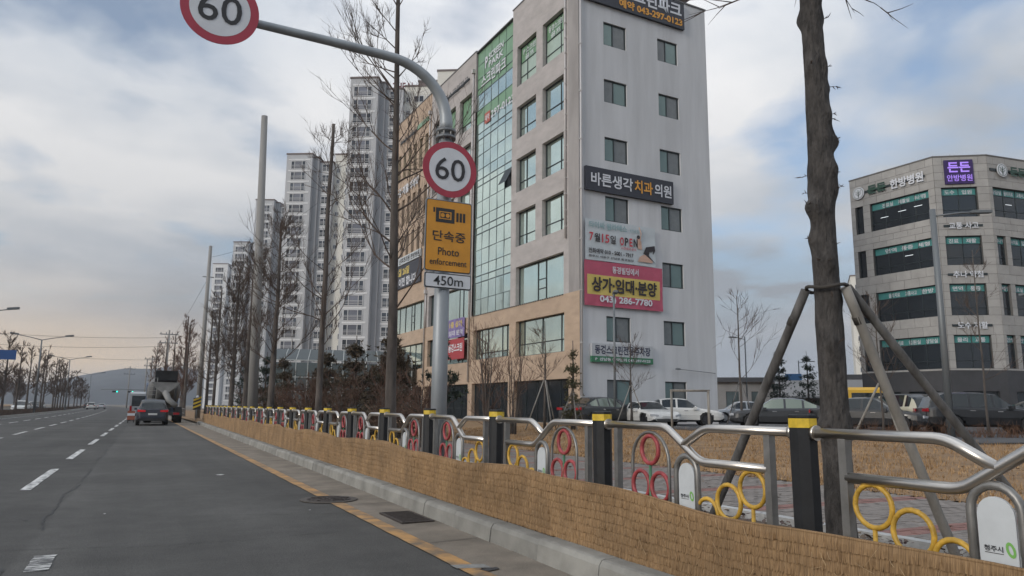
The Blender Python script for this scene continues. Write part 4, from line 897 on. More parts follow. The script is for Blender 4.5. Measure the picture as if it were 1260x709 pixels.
# film lettering inside window bands (on glass) per row
films = ['진료실', '재활실', '추나 약침', '도수치료', '입원실', '상담실', '물리치료', '교통사고', '한방', '면역', '통증', '체형']
k = 0
for ri, (z0, z1) in enumerate(rowsC):
    zt = z1-.36
    t = clin('window_lettering', 'white lettering on the teal film, %s window row of the clinic left face' % ['top', 'second', 'third', 'lowest'][ri], 'window lettering', fL, 4.45, zt, .21)
    for x in (-1.1, .35, 1.75): text(films[k % 12], t, M_lw, (x, 0, 0), xC, uR, width=1.0, height=.36, bold=.02); k += 1
    t = clin('window_lettering', 'white lettering on the teal film, %s window of the clinic chamfered face' % ['top', 'second', 'third', 'lowest'][ri], 'window lettering', fM, 1.8, zt, .21)
    for x in (-.65, .65): text(films[k % 12][:2], t, M_lw, (x, 0, 0), xC, uR, width=.75, height=.36, bold=.02); k += 1
    t = clin('window_lettering', 'white lettering on the teal film, %s window row of the clinic right face' % ['top', 'second', 'third', 'lowest'][ri], 'window lettering', fR_, 3.0, zt, .21)
    for x in (-2.0, -.7, .7, 2.0): text(films[k % 12], t, M_lw, (x, 0, 0), xC, uR, width=1.0, height=.36, bold=.02); k += 1
# raised lettering
t = clin('wall_lettering', 'round tree emblem with dark and white clinic lettering, left face of clinic', 'wall lettering', fL, 3.7, 20.5, -.12)
g = MB(); g.box(-2.4, 3.2, .03, .1, -.1, .1); g.build('rail', M_frame, t)
def emblem(t, x):
    g = MB(); g.disc((x, -.02, 0), (1, 0, 0), (0, 0, 1), .55, 24, .06); e = g.build('emblem', M_lw, t)
    g = MB(); g.tube([(x, -.085, -.4), (x, -.085, .3)], .03, 5)
    for s in (-1, 1):
        for zz in (-.1, .1): g.tube([(x, -.085, zz-.12), (x+s*.28, -.085, zz+.12)], .022, 5)
    g.torus((x, -.085, 0), (1, 0, 0), (0, 0, 1), .46, .02, 20, 4); g.build('emblem_mark', M_dg, e)
emblem(t, -2.75)
text('든든', t, M_dg, (-1.0, -.03, .05), xC, uR, width=1.75, height=.75, bold=.05, ext=.05); text('한방병원', t, M_lw, (1.7, -.03, 0), xC, uR, width=2.9, height=.85, bold=.03, ext=.05)
t = clin('signboard', 'purple signboard with lilac lettering on the clinic chamfered face', 'signboard', fM, 1.86, 20.55, -.16)
g = MB(); g.box(-1.08, 1.08, 0, .14, -1.0, 1.0); g.build('panel', pm('sign_purple', (.035, .015, .10), .5), t)
M_lil = pm('letter_lilac', (.36, .22, .80), .5, emit=.35)
text('든든', t, M_lil, (0, -.02, .38), xC, uR, width=1.7, height=.85, bold=.03); text('안방병원', t, M_lil, (0, -.02, -.52), xC, uR, width=1.9, height=.55, bold=.012)
for s, zz, lb in (('교통 사고', 16.1, 'below the top window'), ('추나 약침', 12.15, 'below the second window'), ('도수 재활', 8.1, 'below the third window')):
    t = clin('wall_lettering', 'white raised lettering on a dark rail %s of the clinic chamfered face' % lb, 'wall lettering', fM, 1.85, zz, -.1)
    g = MB(); g.box(-1.45, 1.45, .02, .08, -.09, .09); g.build('rail', M_frame, t); text(s, t, M_lw, (0, -.01, 0), xC, uR, width=2.2, height=.55, bold=.02, ext=.04)
t = clin('wall_lettering', 'round tree emblem with dark lettering on the clinic right face', 'wall lettering', fR_, 3.3, 20.75, -.12)
g = MB(); g.box(-3.1, 3.6, .03, .1, -.1, .1); g.build('rail', M_frame, t); emblem(t, -1.9); text('든든', t, M_dg, (-.2, -.03, .0), xC, uR, width=1.75, height=.75, bold=.05, ext=.05); text('한방병원', t, M_lw, (2.4, -.03, 0), xC, uR, width=2.4, height=.8, bold=.03, ext=.05)
# glowing strips just outside the clinic panes, painted glints of the ceiling lights
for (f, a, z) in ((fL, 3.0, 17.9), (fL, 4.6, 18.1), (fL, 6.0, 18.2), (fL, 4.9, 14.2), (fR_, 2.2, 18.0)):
    g = MB().use(M_lamp); f.box(g, a-.35, a+.35, z, z+.035, .19, .20); g.build('ceiling_light_glint', None, cl)

# ---- apartment towers
M_apA = pm('apartment_grey', (0.44, 0.452, 0.47), 0.85, var=.05, vscale=.15)
M_apW = pm('apartment_white', (0.66, 0.67, 0.68), 0.85, var=.05, vscale=.15)
M_apC = pm('apartment_cream', (0.66, 0.65, 0.60), 0.85, var=.05, vscale=.15)
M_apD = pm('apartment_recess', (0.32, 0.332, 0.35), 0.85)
M_apR = pm('apartment_rooftop', (0.17, 0.14, 0.135), .8)
M_apG = pm('apartment_glass', (0.05, 0.06, 0.075), .12, .1, rnd=.5)
M_apG2 = pm('apartment_glass_curtain', (0.12, 0.128, 0.155), .3, .05, rnd=.5)
M_apF = pm('apartment_frame', (0.58, 0.59, 0.60), .6)
def apt_window(w, h, rail):
    """bay window: white surround, dark side lights, curtained middle, railing"""
    g = MB().use(M_apF); t = .12
    g.box(-w/2, w/2, -.10, .05, 0, t); g.box(-w/2, w/2, -.10, .05, h-t, h)
    xs_ = [-w/2, -w*.26, w*.26, w/2] if w > 2.5 else [-w/2, 0, w/2]
    for x in xs_: g.box(x-.06, x+.06, -.10, .05, t, h-t)
    for i, (a, b) in enumerate(zip(xs_, xs_[1:])):
        g.use(M_apG2 if (w > 2.5 and i == 1) else M_apG); g.quad((a+.06, 0, t), (b-.06, 0, t), (b-.06, 0, h-t), (a+.06, 0, h-t))
    if rail:
        g.use(M_apF)
        for z in (.45, .75, 1.0): g.box(-w/2, w/2, -.22, -.18, z-.03, z+.03)
    return g.mesh('window')
AW = {w: apt_window(w, h, r) for w, h, r in ((3.7, 2.15, True), (2.0, 1.9, True), (1.9, 1.45, False), (.8, 1.1, False))}
def tower(label, loc, az, floors, vols, sc=1.0, sign=None):
    """az: direction the depth axis points (from +Y towards +X); vols: (r0,r1,d0,d1,extra height,material,[(r,width)...])"""
    t = thing('apartment_tower', label, 'apartment building', loc, -az, 'apartment towers behind the street trees')
    FH = 2.85; H = floors*FH+1.5
    for (r0, r1, d0, d1, eh, m, wins) in vols:
        g = MB().use(m); g.box(r0, r1, d0, d1, -2, H+eh); b = g.build('block', None, t)
        g = MB().use(M_apR); g.box(r0-.15, r1+.15, d0-.15, d1+.15, H+eh, H+eh+.35); g.build('parapet', None, b)
        for fl in range(1, floors):
            if wins and m is not M_apD:
                pass
            for (rc, w) in wins:
                link('window', AW[w], t, (rc, d0-.01, fl*FH+.5))
        if m is M_apA or m is M_apW:
            bm_ = MB().use(M_apW).box(r0+.5, r1-.5, d0-.06, d0-.004, -.05, .30).mesh('floor_band')
            for fl in range(1, floors+1): link('floor_band', bm_, t, (0, 0, fl*FH))
    if sign:
        text(sign, t, pm('roof_letter', (.16, .05, .06), .6), (9.6, 4.7, H+.2), (1, 0, 0), (0, 0, 1), width=4.2, height=1.7, bold=.03, ext=.1, name='roof_lettering')
    return t
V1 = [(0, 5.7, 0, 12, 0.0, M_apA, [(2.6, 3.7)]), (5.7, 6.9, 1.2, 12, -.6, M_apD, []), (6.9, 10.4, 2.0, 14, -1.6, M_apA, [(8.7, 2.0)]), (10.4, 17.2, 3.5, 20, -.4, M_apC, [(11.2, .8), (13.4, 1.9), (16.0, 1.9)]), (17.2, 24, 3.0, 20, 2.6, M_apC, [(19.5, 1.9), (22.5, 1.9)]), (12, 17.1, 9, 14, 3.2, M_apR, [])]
tower('tall grey apartment tower standing just left of the tan end block', (33.3, 140.0, 0), R(31), 23, V1, sign='THE N')
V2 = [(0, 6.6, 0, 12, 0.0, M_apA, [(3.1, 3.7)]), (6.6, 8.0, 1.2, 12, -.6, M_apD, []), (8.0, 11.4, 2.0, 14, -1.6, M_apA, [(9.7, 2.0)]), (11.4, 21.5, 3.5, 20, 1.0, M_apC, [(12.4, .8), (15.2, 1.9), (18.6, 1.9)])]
tower('second apartment tower, behind the pruned tree left of the tallest tower', (28.7, 184.8, 0), R(31), 22, V2)
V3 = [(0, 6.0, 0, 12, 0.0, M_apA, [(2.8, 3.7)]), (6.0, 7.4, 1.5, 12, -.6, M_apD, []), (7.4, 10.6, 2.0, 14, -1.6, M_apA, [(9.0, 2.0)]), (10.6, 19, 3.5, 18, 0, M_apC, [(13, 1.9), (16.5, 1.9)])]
tower('third apartment tower, partly hidden by the concrete utility pole', (28.9, 242.9, 0), R(29), 23, V3)
tower('fourth apartment tower, farther and left of the concrete utility pole', (28.4, 299.1, 0), R(29), 22, V3)
V5 = [(0, 7.0, 0, 12, 0, M_apW, [(3.2, 3.7)]), (7, 13, 3, 12, -1.5, M_apA, [(10, 2.0)])]
tower('farthest and lowest-looking apartment tower at the left of the row', (26.5, 367, 0), R(27), 23, V5)
V6 = [(0, 9.0, 0, 12, 0, M_apC, [(2.0, 1.9), (5, 1.9), (7.8, .8)]), (9, 14, 2, 12, -1.5, M_apW, [(11.5, 2.0)])]
tower('cream apartment tower peeping out left of the clinic building', (174.3, 137.0, 0), R(49), 13, V6)
# ---- low buildings behind the car park
def low_house(label, name, loc, rz, L, Dp, H, wall, roofm, gable=0.0, wins=4, cat='building'):
    t = thing(name, label, cat, loc, rz); f = Fac((-L/2, 0, 0), (1, 0, 0), (0, 1, 0))
    hs = [(L*(i+.25)/wins, L*(i+.75)/wins, H*.3, H*.75) for i in range(wins)]
    g = MB().use(wall); f.wall(g, 0, L, -.5, H, hs, .2)
    for s in (-1, 1): g.quad((s*L/2, 0, -.5), (s*L/2, Dp, -.5), (s*L/2, Dp, H), (s*L/2, 0, H))
    g.quad((-L/2, Dp, -.5), (L/2, Dp, -.5), (L/2, Dp, H), (-L/2, Dp, H))
    if gable:
        for s in (-1, 1): g.poly([(s*L/2, 0, H), (s*L/2, Dp, H), (s*L/2, Dp/2, H+gable)])
    g.build('wall', None, t)
    for h in hs: f.window(t, *h, .15, va=[(h[0]+h[1])/2], glass=M_glassD)
    g = MB().use(roofm)
    if gable:
        for a, b in ((-.5, Dp/2), (Dp+.5, Dp/2)):
            za = H-.5*gable/(Dp/2); g.prism([(-L/2-.5, a, za), (-L/2-.5, b, H+gable+.02), (-L/2-.5, b, H+gable+.22), (-L/2-.5, a, za+.2)], (L+1, 0, 0))
    else: g.box(-L/2-.4, L/2+.4, -.8, Dp+.3, H, H+.7)
    g.build('roof', None, t); return t
M_dkroof = pm('roof_dark', (.05, .053, .06), .7); M_brick = pm('wall_brown', (.13, .085, .06), .8, var=.15, vscale=.5); M_lgroof = pm('roof_pale', (.30, .29, .28), .7); M_wallg = pm('wall_plain', (.24, .24, .24), .85, var=.1, vscale=.3)
low_house('long low dark-roofed shop building behind the car park', 'shop_building', (78, 88, 0), R(-42), 26, 10, 5.6, M_wallg, M_dkroof, 0, 7)
low_house('brown house with pale gabled roof behind the car park', 'house', (67, 57, 0), R(-47), 9, 7, 3.0, M_brick, M_lgroof, 1.7, 3)
low_house('reddish low block beyond the gabled house', 'shop_building', (99, 74, 0), R(-50), 12, 8, 6.2, pm('wall_reddish', (.22, .13, .11), .85), M_dkroof, 0, 4)
# ---- glasshouse behind the shrubs
M_gh = pm('glasshouse_glass', (.12, .145, .15), .15, .2, rnd=.3); M_ghf = pm('glasshouse_frame', (.42, .45, .45), .5)
gh = thing('glasshouse', 'pale framed glasshouse behind the shrubs and street trees', 'glasshouse', (9.6, 63, 0.1), R(-14))
f = Fac((0, 0, 0), (1, 0, 0), (0, 1, 0)); Lh, Hh = 11.5, 5.0
fr = MB().use(M_ghf)
for i in range(13): f.box(fr, i*Lh/12-.035, i*Lh/12+.035, 0, Hh, -.04, .04)
for z in (0.05, 1.2, 2.4, 3.6, Hh): f.box(fr, 0, Lh, z-.035, z+.035, -.037, .037)
for i in range(13): fr.tube([(i*Lh/12, 0, Hh), (i*Lh/12, 4, Hh+1.2)], .035, 4)
fo = fr.build('frame', None, gh)
me = MB().use(M_gh).quad((.04, 0, .04), (Lh/12-.04, 0, .04), (Lh/12-.04, 0, 1.16), (.04, 0, 1.16)) or None
pg = MB().use(M_gh); pg.quad((.04, 0, .04), (Lh/12-.04, 0, .04), (Lh/12-.04, 0, 1.14), (.04, 0, 1.14)); me = pg.mesh('pane')
for i in range(12):
    for z in (.06, 1.22, 2.42, 3.66): o = link('pane', me, gh, (i*Lh/12, random.uniform(-.01, .01), z)); o.rotation_euler = (random.uniform(-.02, .02), 0, random.uniform(-.02, .02))
g = MB().use(pm('glasshouse_roof', (.07, .085, .09), .6)); g.quad((0, .01, Hh), (Lh, .01, Hh), (Lh, 4, Hh+1.2), (0, 4, Hh+1.2)); g.build('roof', None, gh)
g = MB().use(M_gh); g.quad((0, 0, 0), (0, 8, 0), (0, 8, Hh), (0, 0, Hh)); g.quad((Lh, 0, 0), (Lh, 8, 0), (Lh, 8, Hh), (Lh, 0, Hh)); g.quad((0, 8, 0), (Lh, 8, 0), (Lh, 8, Hh), (0, 8, Hh)); g.build('side_glazing', None, gh)
# ---- left side: long white shed
low_house('long white shed behind the trees left of the road', 'shed', (-37, 150, 0), R(96), 70, 14, 5.2, pm('shed_white', (.42, .44, .45), .8, var=.08, vscale=.1), pm('shed_roof', (.16, .17, .19), .7), 0, 12)
low_house('grey low shop beyond the white shed left of the road', 'shed', (-46, 235, 0), R(97), 60, 14, 6.0, pm('shed_grey', (.30, .31, .33), .8), M_dkroof, 0, 10)
# ---- hills
M_hill = pm('hill_wood', (0.045, 0.05, 0.055), .95, var=.25, vscale=.02, bump=0)
g = MB(); g.smooth = True
RID = [(-1600, 26), (-600, 30), (-300, 38), (-177, 51), (-117, 66), (-51, 84), (16, 87), (81, 95), (207, 82), (400, 64), (1000, 50), (3200, 40)]
def ridge(x):
    for (a, za), (b, zb) in zip(RID, RID[1:]):
        if a <= x <= b: return za+(zb-za)*(x-a)/(b-a)+5*noise.noise((x*.012, 3, 0))+2.0*noise.noise((x*.05, 5, 0))
    return 40
rowsx = list(range(-1500, 3000, 12)); prof = [(0, -1), (.15, .25), (.4, .62), (.7, .9), (1, 1.0), (1.4, .8)]
idx = [[g.vert((x, 1500+500*t, ridge(x)*hh+3*noise.noise((x*.02, t*9, 2)))) for x in rowsx] for t, hh in prof]
for A, B in zip(idx, idx[1:]):
    for k in range(len(rowsx)-1): g.face((A[k], A[k+1], B[k+1], B[k]))
struct('hills', g, M_hill)
# ------------------------------------------------------------------ trees
M_bark = pm('bark_near', (0.082, 0.075, 0.070), 0.95, col2=(0.024, 0.022, 0.021), vscale=11, stretch=(2.0, 2.0, .75), detail=10, bump=1.0, bscale=30, lo=.3, hi=.68)
M_barkf = pm('bark', (0.115, 0.098, 0.086), 0.95, col2=(0.05, 0.043, 0.039), vscale=5, stretch=(1, 1, .3), detail=5)
M_twig = pm('twigs', (0.085, 0.062, 0.05), 0.95, var=.2, vscale=2)
M_twigr = pm('twigs_russet', (0.115, 0.068, 0.05), 0.95, var=.25, vscale=2)
M_stake = pm('stake_wood', (0.29, 0.275, 0.25), 0.85, col2=(0.19, 0.178, 0.16), vscale=3, stretch=(3, 3, .5), detail=7, bump=.25, bscale=40)
M_staked = pm('stake_dark', (0.15, 0.145, 0.14), 0.8, col2=(0.05, 0.047, 0.045), vscale=3, stretch=(3, 3, .5), detail=7, bump=.25, bscale=40)
M_rope = pm('rope', (.05, .045, .04), .95)
TW_MIN = .005
def rv(s=1): return Vector((random.gauss(0, s), random.gauss(0, s), random.gauss(0, s)))
def sprig(g, p, d, l, r, depth, upb=.25, kids=(2, 4), n=3, droop=0.0, spread=.55):
    """a branching twig"""
    k = max(2, int(l/.35)) if depth else 2; pts = [p]; q = p.copy(); dd = d.normalized()
    for i in range(k):
        dd = (dd+rv(.11)+Vector((0, 0, upb*.3-droop))).normalized(); q = q+dd*l/k; pts.append(q.copy())
    g.tube(pts, [r*(1-.75*i/k) for i in range(k+1)], 4 if r > .02 else n, cap=False)
    if depth <= 0: return
    for c in range(random.randint(*kids)):
        t = random.uniform(.25, 1.0); i = min(k-1, int(t*k)); b = pts[i].lerp(pts[i+1], t*k-i)
        nd_ = (dd+rv(spread)+Vector((0, 0, upb))).normalized()
        sprig(g, b, nd_, l*random.uniform(.42, .72), max(TW_MIN, r*.55), depth-1, upb, kids, n, droop, spread)
def trunk(g, H, r0, r1, n=12, seg=None, lean=(0, 0), wob=.05, flare=.25):
    seg = seg or max(6, int(H/.7)); P = []; Rr = []
    for i in range(seg+1):
        t = i/seg; P.append(Vector((lean[0]*t+wob*noise.noise((t*4, H, 0)), lean[1]*t+wob*noise.noise((t*4, 9, H)), H*t))); Rr.append((r0+(r1-r0)*t)*(1+flare*max(0, 1-t*9))*(1+.06*noise.noise((t*H*2.1, 3, H))))
    g.tube(P, Rr, n); return P, Rr
def street_tree(name, label, loc, H, r0, seed, low=2.2, blen=1.6, dens=2.2, r1=None, twig_r=.022, depth=2, group=None, russet=False, taper=.35, mat=None, lean=(0, 0), cat='tree'):
    global TW_MIN
    TW_MIN = max(.004, .00021*math.hypot(loc[0], loc[1]-0)) if loc[1] else .022
    random.seed(seed); t = thing(name, label, cat, loc, random.uniform(0, 6.28), group)
    g = MB(); P, Rr = trunk(g, H, r0, r1 if r1 is not None else r0*.28, lean=lean); g.build('trunk', mat or M_barkf, t)
    c = MB(); z = low
    while z < H*.99:
        i = min(len(P)-2, int(z/H*(len(P)-1))); f = z/H*(len(P)-1)-i; b = P[i].lerp(P[i+1], f); tt = (z-low)/(H-low)
        a = random.uniform(0, 6.28); l = blen*(1-(1-taper)*tt)*random.uniform(.55, 1.15)
        d = Vector((math.cos(a), math.sin(a), random.uniform(.35, 1.1)))
        sprig(c, b, d, l, twig_r*(1-.4*tt), depth, .30, (3, 5), 3, 0, .42); z += random.expovariate(dens)
    c.build('crown', M_twigr if russet else M_twig, t); return t
# --- the big near trunk
random.seed(11)
bt = thing('street_tree', 'large close pruned street tree trunk held by wooden stakes', 'tree', (4.60, 3.82, .13), 0)
g = MB(); g.smooth = True; H = 7.4; NS, NR = 240, 72; knots = [(random.uniform(0, 6.28), z, random.uniform(.016, .042)) for z in (1.1, 1.7, 2.05, 2.32, 2.5, 2.75, 2.9, 3.05, 3.3, 3.5, 3.75, 3.9, 4.05, 4.35, 4.6, 5.0, 5.35, 5.6) for _ in range(3)]
rows_ = []
for i in range(NS+1):
    z = H*i/NS; rb = .104-.0058*z+.04*max(0, 1-z/.5)**2+.016*max(0, noise.noise((0, 3.3, z*2.1))); ring = []
    for k in range(NR):
        a = 2*math.pi*k/NR; r = rb*(1+.05*noise.noise((math.cos(a)*1.2, math.sin(a)*1.2, z*.8))+.055*noise.noise((math.cos(a)*5, math.sin(a)*5, z*1.1))+.045*noise.noise((math.cos(a)*13, math.sin(a)*13, z*3.5))+.04*noise.noise((math.cos(a)*22, math.sin(a)*22, z*14))+.035*noise.noise((math.cos(a)*4, math.sin(a)*4, z*7)))
        for ka, kz, kr in knots:
            da = math.atan2(math.sin(a-ka), math.cos(a-ka)); e = (da*.16/.20)**2*6+((z-kz)/.09)**2
            if e < 6: r += kr*math.exp(-e*1.2)
        ring.append(g.vert((r*math.cos(a)+.02*noise.noise((z*.7, 0, 0))-.018*z*0, r*math.sin(a)+.02*noise.noise((z*.7, 5, 0)), z)))
    rows_.append(ring)
for A, B in zip(rows_, rows_[1:]):
    for k in range(NR): g.face((A[k], A[(k+1) % NR], B[(k+1) % NR], B[k]))
g.build('trunk', M_bark, bt)
c = MB()
for ka, kz, kr in knots:
    for _ in range(1):
        a = ka+random.gauss(0, .3); rr = .104-.0058*kz+kr*.6; b = Vector((rr*math.cos(a), rr*math.sin(a), kz)); d = Vector((math.cos(a), math.sin(a), random.uniform(-.1, .5))); sprig(c, b, d, random.uniform(.03, .08), .004, 1, .1)
for z in [4.55, 4.7, 4.72, 4.85, 4.9, 5.0, 5.1, 5.2, 5.3, 5.4]+[5.5+i*.12 for i in range(12)]:
    for _ in range(2):
        a = random.uniform(0, 6.28); b = Vector((.06*math.cos(a), .06*math.sin(a), z)); d = Vector((math.cos(a), math.sin(a), random.uniform(-.05, .45))); sprig(c, b, d, random.uniform(.35, .75), .011, 2, .02, (2, 4), 4, .02)
c.build('crown', M_twig, bt)
def stake(label, a, b, r, mat, group):
    a, b = Vector(a), Vector(b); t = thing('tree_stake', label, 'stake', b, 0, group); L = (a-b); g = MB(); n = 14
    g.tube([L*(i/n)+Vector((.006*noise.noise((i*.5, r*90, 1)), .006*noise.noise((i*.5, 3, r*70)), 0)) for i in range(n+1)], [r*(1+.05*noise.noise((i*.7, a.x*3, 2))) for i in range(n+1)], 12); g.build('pole', mat, t)
    g = MB(); u = L.normalized(); g.tube([L-u*.30, L-u*.26, L-u*.24], r*1.04, 10); g.build('tie', M_rope, t); return t
SG = 'stakes propping the large tree'
stake('dark wooden stake leaning left from the large trunk', (4.52, 3.96, 2.26), (4.5, 5.25, .13), .036, M_staked, SG)
stake('pale wooden stake crossing in front, right of the large trunk', (4.64, 3.70, 2.26), (5.70, 3.66, .13), .037, M_stake, SG)
stake('dark wooden stake reaching far right from the large trunk', (4.72, 3.74, 2.27), (6.6, 3.35, .13), .033, M_staked, SG)
g = MB(); g.tube([(4.60+.150*math.cos(a), 3.82+.150*math.sin(a), 2.26+.012*math.sin(3*a)) for a in [i*math.pi/10 for i in range(20)]], .014, 6, closed=True); o = tag(g.build('tie_rope', M_rope), 'dark rope band tying the stakes to the large trunk', 'rope')
# --- rank of pruned street trees along the bed
TG = 'pruned street trees along the bed'
street_tree('street_tree', 'tall bare street tree left of the speed sign pole, top out of sight', (4.80, 15.1, .13), 11.8, .128, 21, low=3.2, blen=2.3, dens=3.4, group=TG, r1=.035, depth=3, twig_r=.026, lean=(-.15, .2))
street_tree('street_tree', 'pruned bare tree with twiggy top in front of the second apartment tower', (5.0, 23.2, .13), 10.4, .105, 22, low=3.0, blen=2.2, dens=3.0, group=TG, r1=.05, depth=3)
street_tree('street_tree', 'dark bare tree right of the concrete utility pole', (5.0, 32.4, .13), 9.2, .16, 23, low=2.8, blen=2.0, dens=6.5, group=TG, r1=.04, depth=3, twig_r=.026)
street_tree('street_tree', 'dark bare tree just left of the concrete utility pole', (5.0, 40.8, .13), 9.2, .17, 24, low=2.2, blen=2.1, dens=6.5, group=TG, r1=.04, depth=3, twig_r=.026)
street_tree('street_tree', 'second dark bare tree left of the concrete utility pole', (5.1, 48.5, .13), 9.6, .17, 25, low=2.4, blen=2.2, dens=6.5, group=TG, r1=.04, depth=3, twig_r=.026)
street_tree('street_tree', 'slender bare tree between thin pole and concrete utility pole', (5.1, 60, .13), 10.0, .12, 26, low=3.0, blen=2.0, dens=4, group=TG, r1=.05, depth=2, twig_r=.026)
street_tree('street_tree', 'bare tree directly right of the thin pole, beyond the fence end', (5.2, 68, .13), 9.0, .15, 27, low=2.4, blen=2.0, dens=4, group=TG, r1=.05, depth=2, twig_r=.03)
for i, (x, y, h) in enumerate(((4.5, 88, 10), (4.0, 112, 11), (3.6, 134, 12), (2.6, 158, 13))):
    street_tree('street_tree', 'far bare roadside tree right of the carriageway, %s of four down the road' % ['nearest', 'second', 'third', 'farthest'][i], (x, y, .1), h, .2, 40+i, low=1.5, blen=2.2, dens=3, group='far trees right of the road', depth=2, twig_r=.04, russet=True)
# the tall russet cypress-like bare crown behind the mixer
def bushy(name, label, loc, H, W, seed, n, mat, group=None, r=.012, stems=5, depth=2, cat='shrub', part='branches', upb=.3, l=(.5, .9)):
    global TW_MIN
    TW_MIN = max(.005, .00022*math.hypot(loc[0], loc[1])); random.seed(seed); t = thing(name, label, cat, loc, 0, group); s = MB(); c = MB()
    for k in range(stems):
        a = random.uniform(0, 6.28); top = Vector((math.cos(a)*W*.35*random.random(), math.sin(a)*W*.35*random.random(), H*random.uniform(.6, .9))); pts = [Vector((math.cos(a)*.08, math.sin(a)*.08, -.1)).lerp(top, i/6)+rv(.02) for i in range(7)]
        s.tube(pts, [r*3.2*(1-.7*i/6) for i in range(7)], 5)
        for _ in range(n//stems):
            u = random.uniform(.12, 1); i = min(5, int(u*6)); b = pts[i].lerp(pts[i+1], u*6-i); aa = random.uniform(0, 6.28); sprig(c, b, Vector((math.cos(aa), math.sin(aa), random.uniform(.2, 1.3))), random.uniform(*l)*W*.5, r, depth, upb, (2, 4))
    s.build('stem', M_barkf, t); c.build(part, mat, t); return t
street_tree('bare_tree', 'tall dense russet bare tree behind the concrete mixer', (6.2, 128, 0), 15, .3, 31, low=2.0, blen=2.6, dens=5, depth=3, twig_r=.05, russet=True, taper=.3)
# --- trees of median and left side
LG = 'bare trees left of the road'
lt = []
for k in range(22):
    y = 62+k*9.5+random.uniform(-1.5, 1.5); lt.append((-25.6+bend(y)-random.uniform(0, 2.2), y, random.uniform(7.0, 10.0)))
proto = [street_tree('bare_tree', '', (0, 0, 0), h, .17, 60+i, low=1.6, blen=2.3, dens=5, depth=3, twig_r=.045, russet=i == 2) for i, h in enumerate((8.0, 9.0, 8.6))]
random.seed(99); lt = []
for k in range(22):
    y = 66+k*9.0+random.uniform(-1.5, 1.5); lt.append((-25.4+bend(y)-random.uniform(0, 2.0), y))
for k, (x, y) in enumerate(lt):
    p = proto[k % 3]; o = p if k < 3 else copy_tree(p); o.location = (x, y, .1); o.rotation_euler = (0, 0, random.uniform(0, 6.28)); s = random.uniform(.85, 1.15); o.scale = (s, s, s)
    tag(o, ('bare tree in the row left of the road, %s counted from the left edge' % (ORD[k] if k else 'first')) if k < 20 else ('bare tree in the row left of the road, %s the far end' % ('second from' if k == 20 else 'at')), 'tree', LG)
street_tree('bare_tree', 'big spreading bare tree at the left edge behind the blue sign', (-23.5, 84, .1), 12, .28, 71, low=2.5, blen=3.6, dens=3.4, depth=3, twig_r=.05, group=LG, russet=True)
for k, y in enumerate((88, 97, 104.6, 111, 117, 125, 131, 137, 145, 152, 160, 169, 178, 188, 199, 214, 232, 256)):
    street_tree('median_tree', 'slim bare tree standing in the median, %s from the left' % ('first' if k == 0 else ORD[k]), (-11.6+bend(y)*.6+random.uniform(-.5, .5), y, .17), random.uniform(6.5, 8.8), .13, 80+k, low=2.0, blen=1.7, dens=4, depth=2, twig_r=.035, group='slim trees in the median')
# low hedge in the median
g = MB(); random.seed(5)
for _ in range(5200):
    y = 60+random.random()**1.5*200; x = random.uniform(-12.3, -10.8)+bend(y); h = random.uniform(.15, .5); a = random.uniform(0, 6.28); w = .06
    g.quad((x, y, .15), (x+w*math.cos(a), y+w*math.sin(a), .15), (x+w*math.cos(a)+random.gauss(0, .1), y+w*math.sin(a), .15+h), (x+random.gauss(0, .1), y, .15+h))
tag(g.build('median_hedge', M_twig), 'brown leafless low hedge filling the median', 'hedge', kind='stuff')
# --- pines and shrubs behind the bed
M_pine = pm('pine_needles', (0.035, 0.055, 0.036), 0.9, col2=(0.02, 0.032, 0.022), vscale=3, detail=5)
M_pineb = pm('pine_needles_brown', (0.105, 0.074, 0.05), 0.9, col2=(0.05, 0.045, 0.03), vscale=2, detail=5)
def pine(label, loc, H, W, seed, mat=None, dens=60, group=None, low=.3, nl=.22, name='pine_tree'):
    random.seed(seed); t = thing(name, label, 'tree', loc, 0, group); g = MB(); P, Rr = trunk(g, H, .05+.012*H, .015, 8); c = MB()
    for _ in range(dens):
        u = low+(1-low)*random.random()**.9; i = min(len(P)-2, int(u*(len(P)-1))); b = P[i]; a = random.uniform(0, 6.28); l = W*(1.05-u)*random.uniform(.45, 1.0)
        e = b+Vector((math.cos(a)*l, math.sin(a)*l, random.uniform(.0, .35)*l)); g.tube([b, b.lerp(e, .5)+rv(.04), e], [.018, .012, .006], 4)
        for q in range(int(8+l*9)):
            cpt = b.lerp(e, random.uniform(.3, 1.05))+rv(.10+.05*l)
            for _n in range(9):
                d = (rv(1)+Vector((0, 0, .5))).normalized()*random.uniform(.5, 1)*nl; s = d.cross(rv(1)).normalized()*nl*.11; c.poly([cpt-s, cpt+s, cpt+d])
    g.build('trunk', M_barkf, t); c.build('crown', mat or M_pine, t); return t
PG = 'pines and evergreens behind the street trees'
pine('small open pine in front of the tan end block, right of the tall bare tree', (10.6, 27.2, .3), 4.3, 1.5, 101, dens=26, group=PG, low=.38)
pine('brownish pine left of the tall bare tree, in front of the glasshouse', (9.4, 29.5, .3), 4.0, 1.9, 102, M_pineb, 80, PG, .1)
pine('brownish evergreen, tallest of the clump beside the tall bare tree', (8.3, 26.5, .3), 4.1, 1.9, 103, M_pineb, 95, PG, .05)
pine('brownish evergreen in the middle of the clump', (7.8, 29.6, .3), 3.9, 1.8, 104, M_pineb, 80, PG, .05)
pine('brownish evergreen at the left of the clump, before the glasshouse', (7.9, 35.5, .3), 3.8, 2.0, 105, M_pineb, 90, PG, .05)
pine('low brownish pine beside the concrete utility pole', (7.6, 45, .2), 4.2, 2.0, 106, M_pineb, 70, PG, .1)
pine('dark pine between the bare trees left of the utility pole', (8.2, 56, .2), 5.0, 2.2, 107, None, 60, PG, .1)
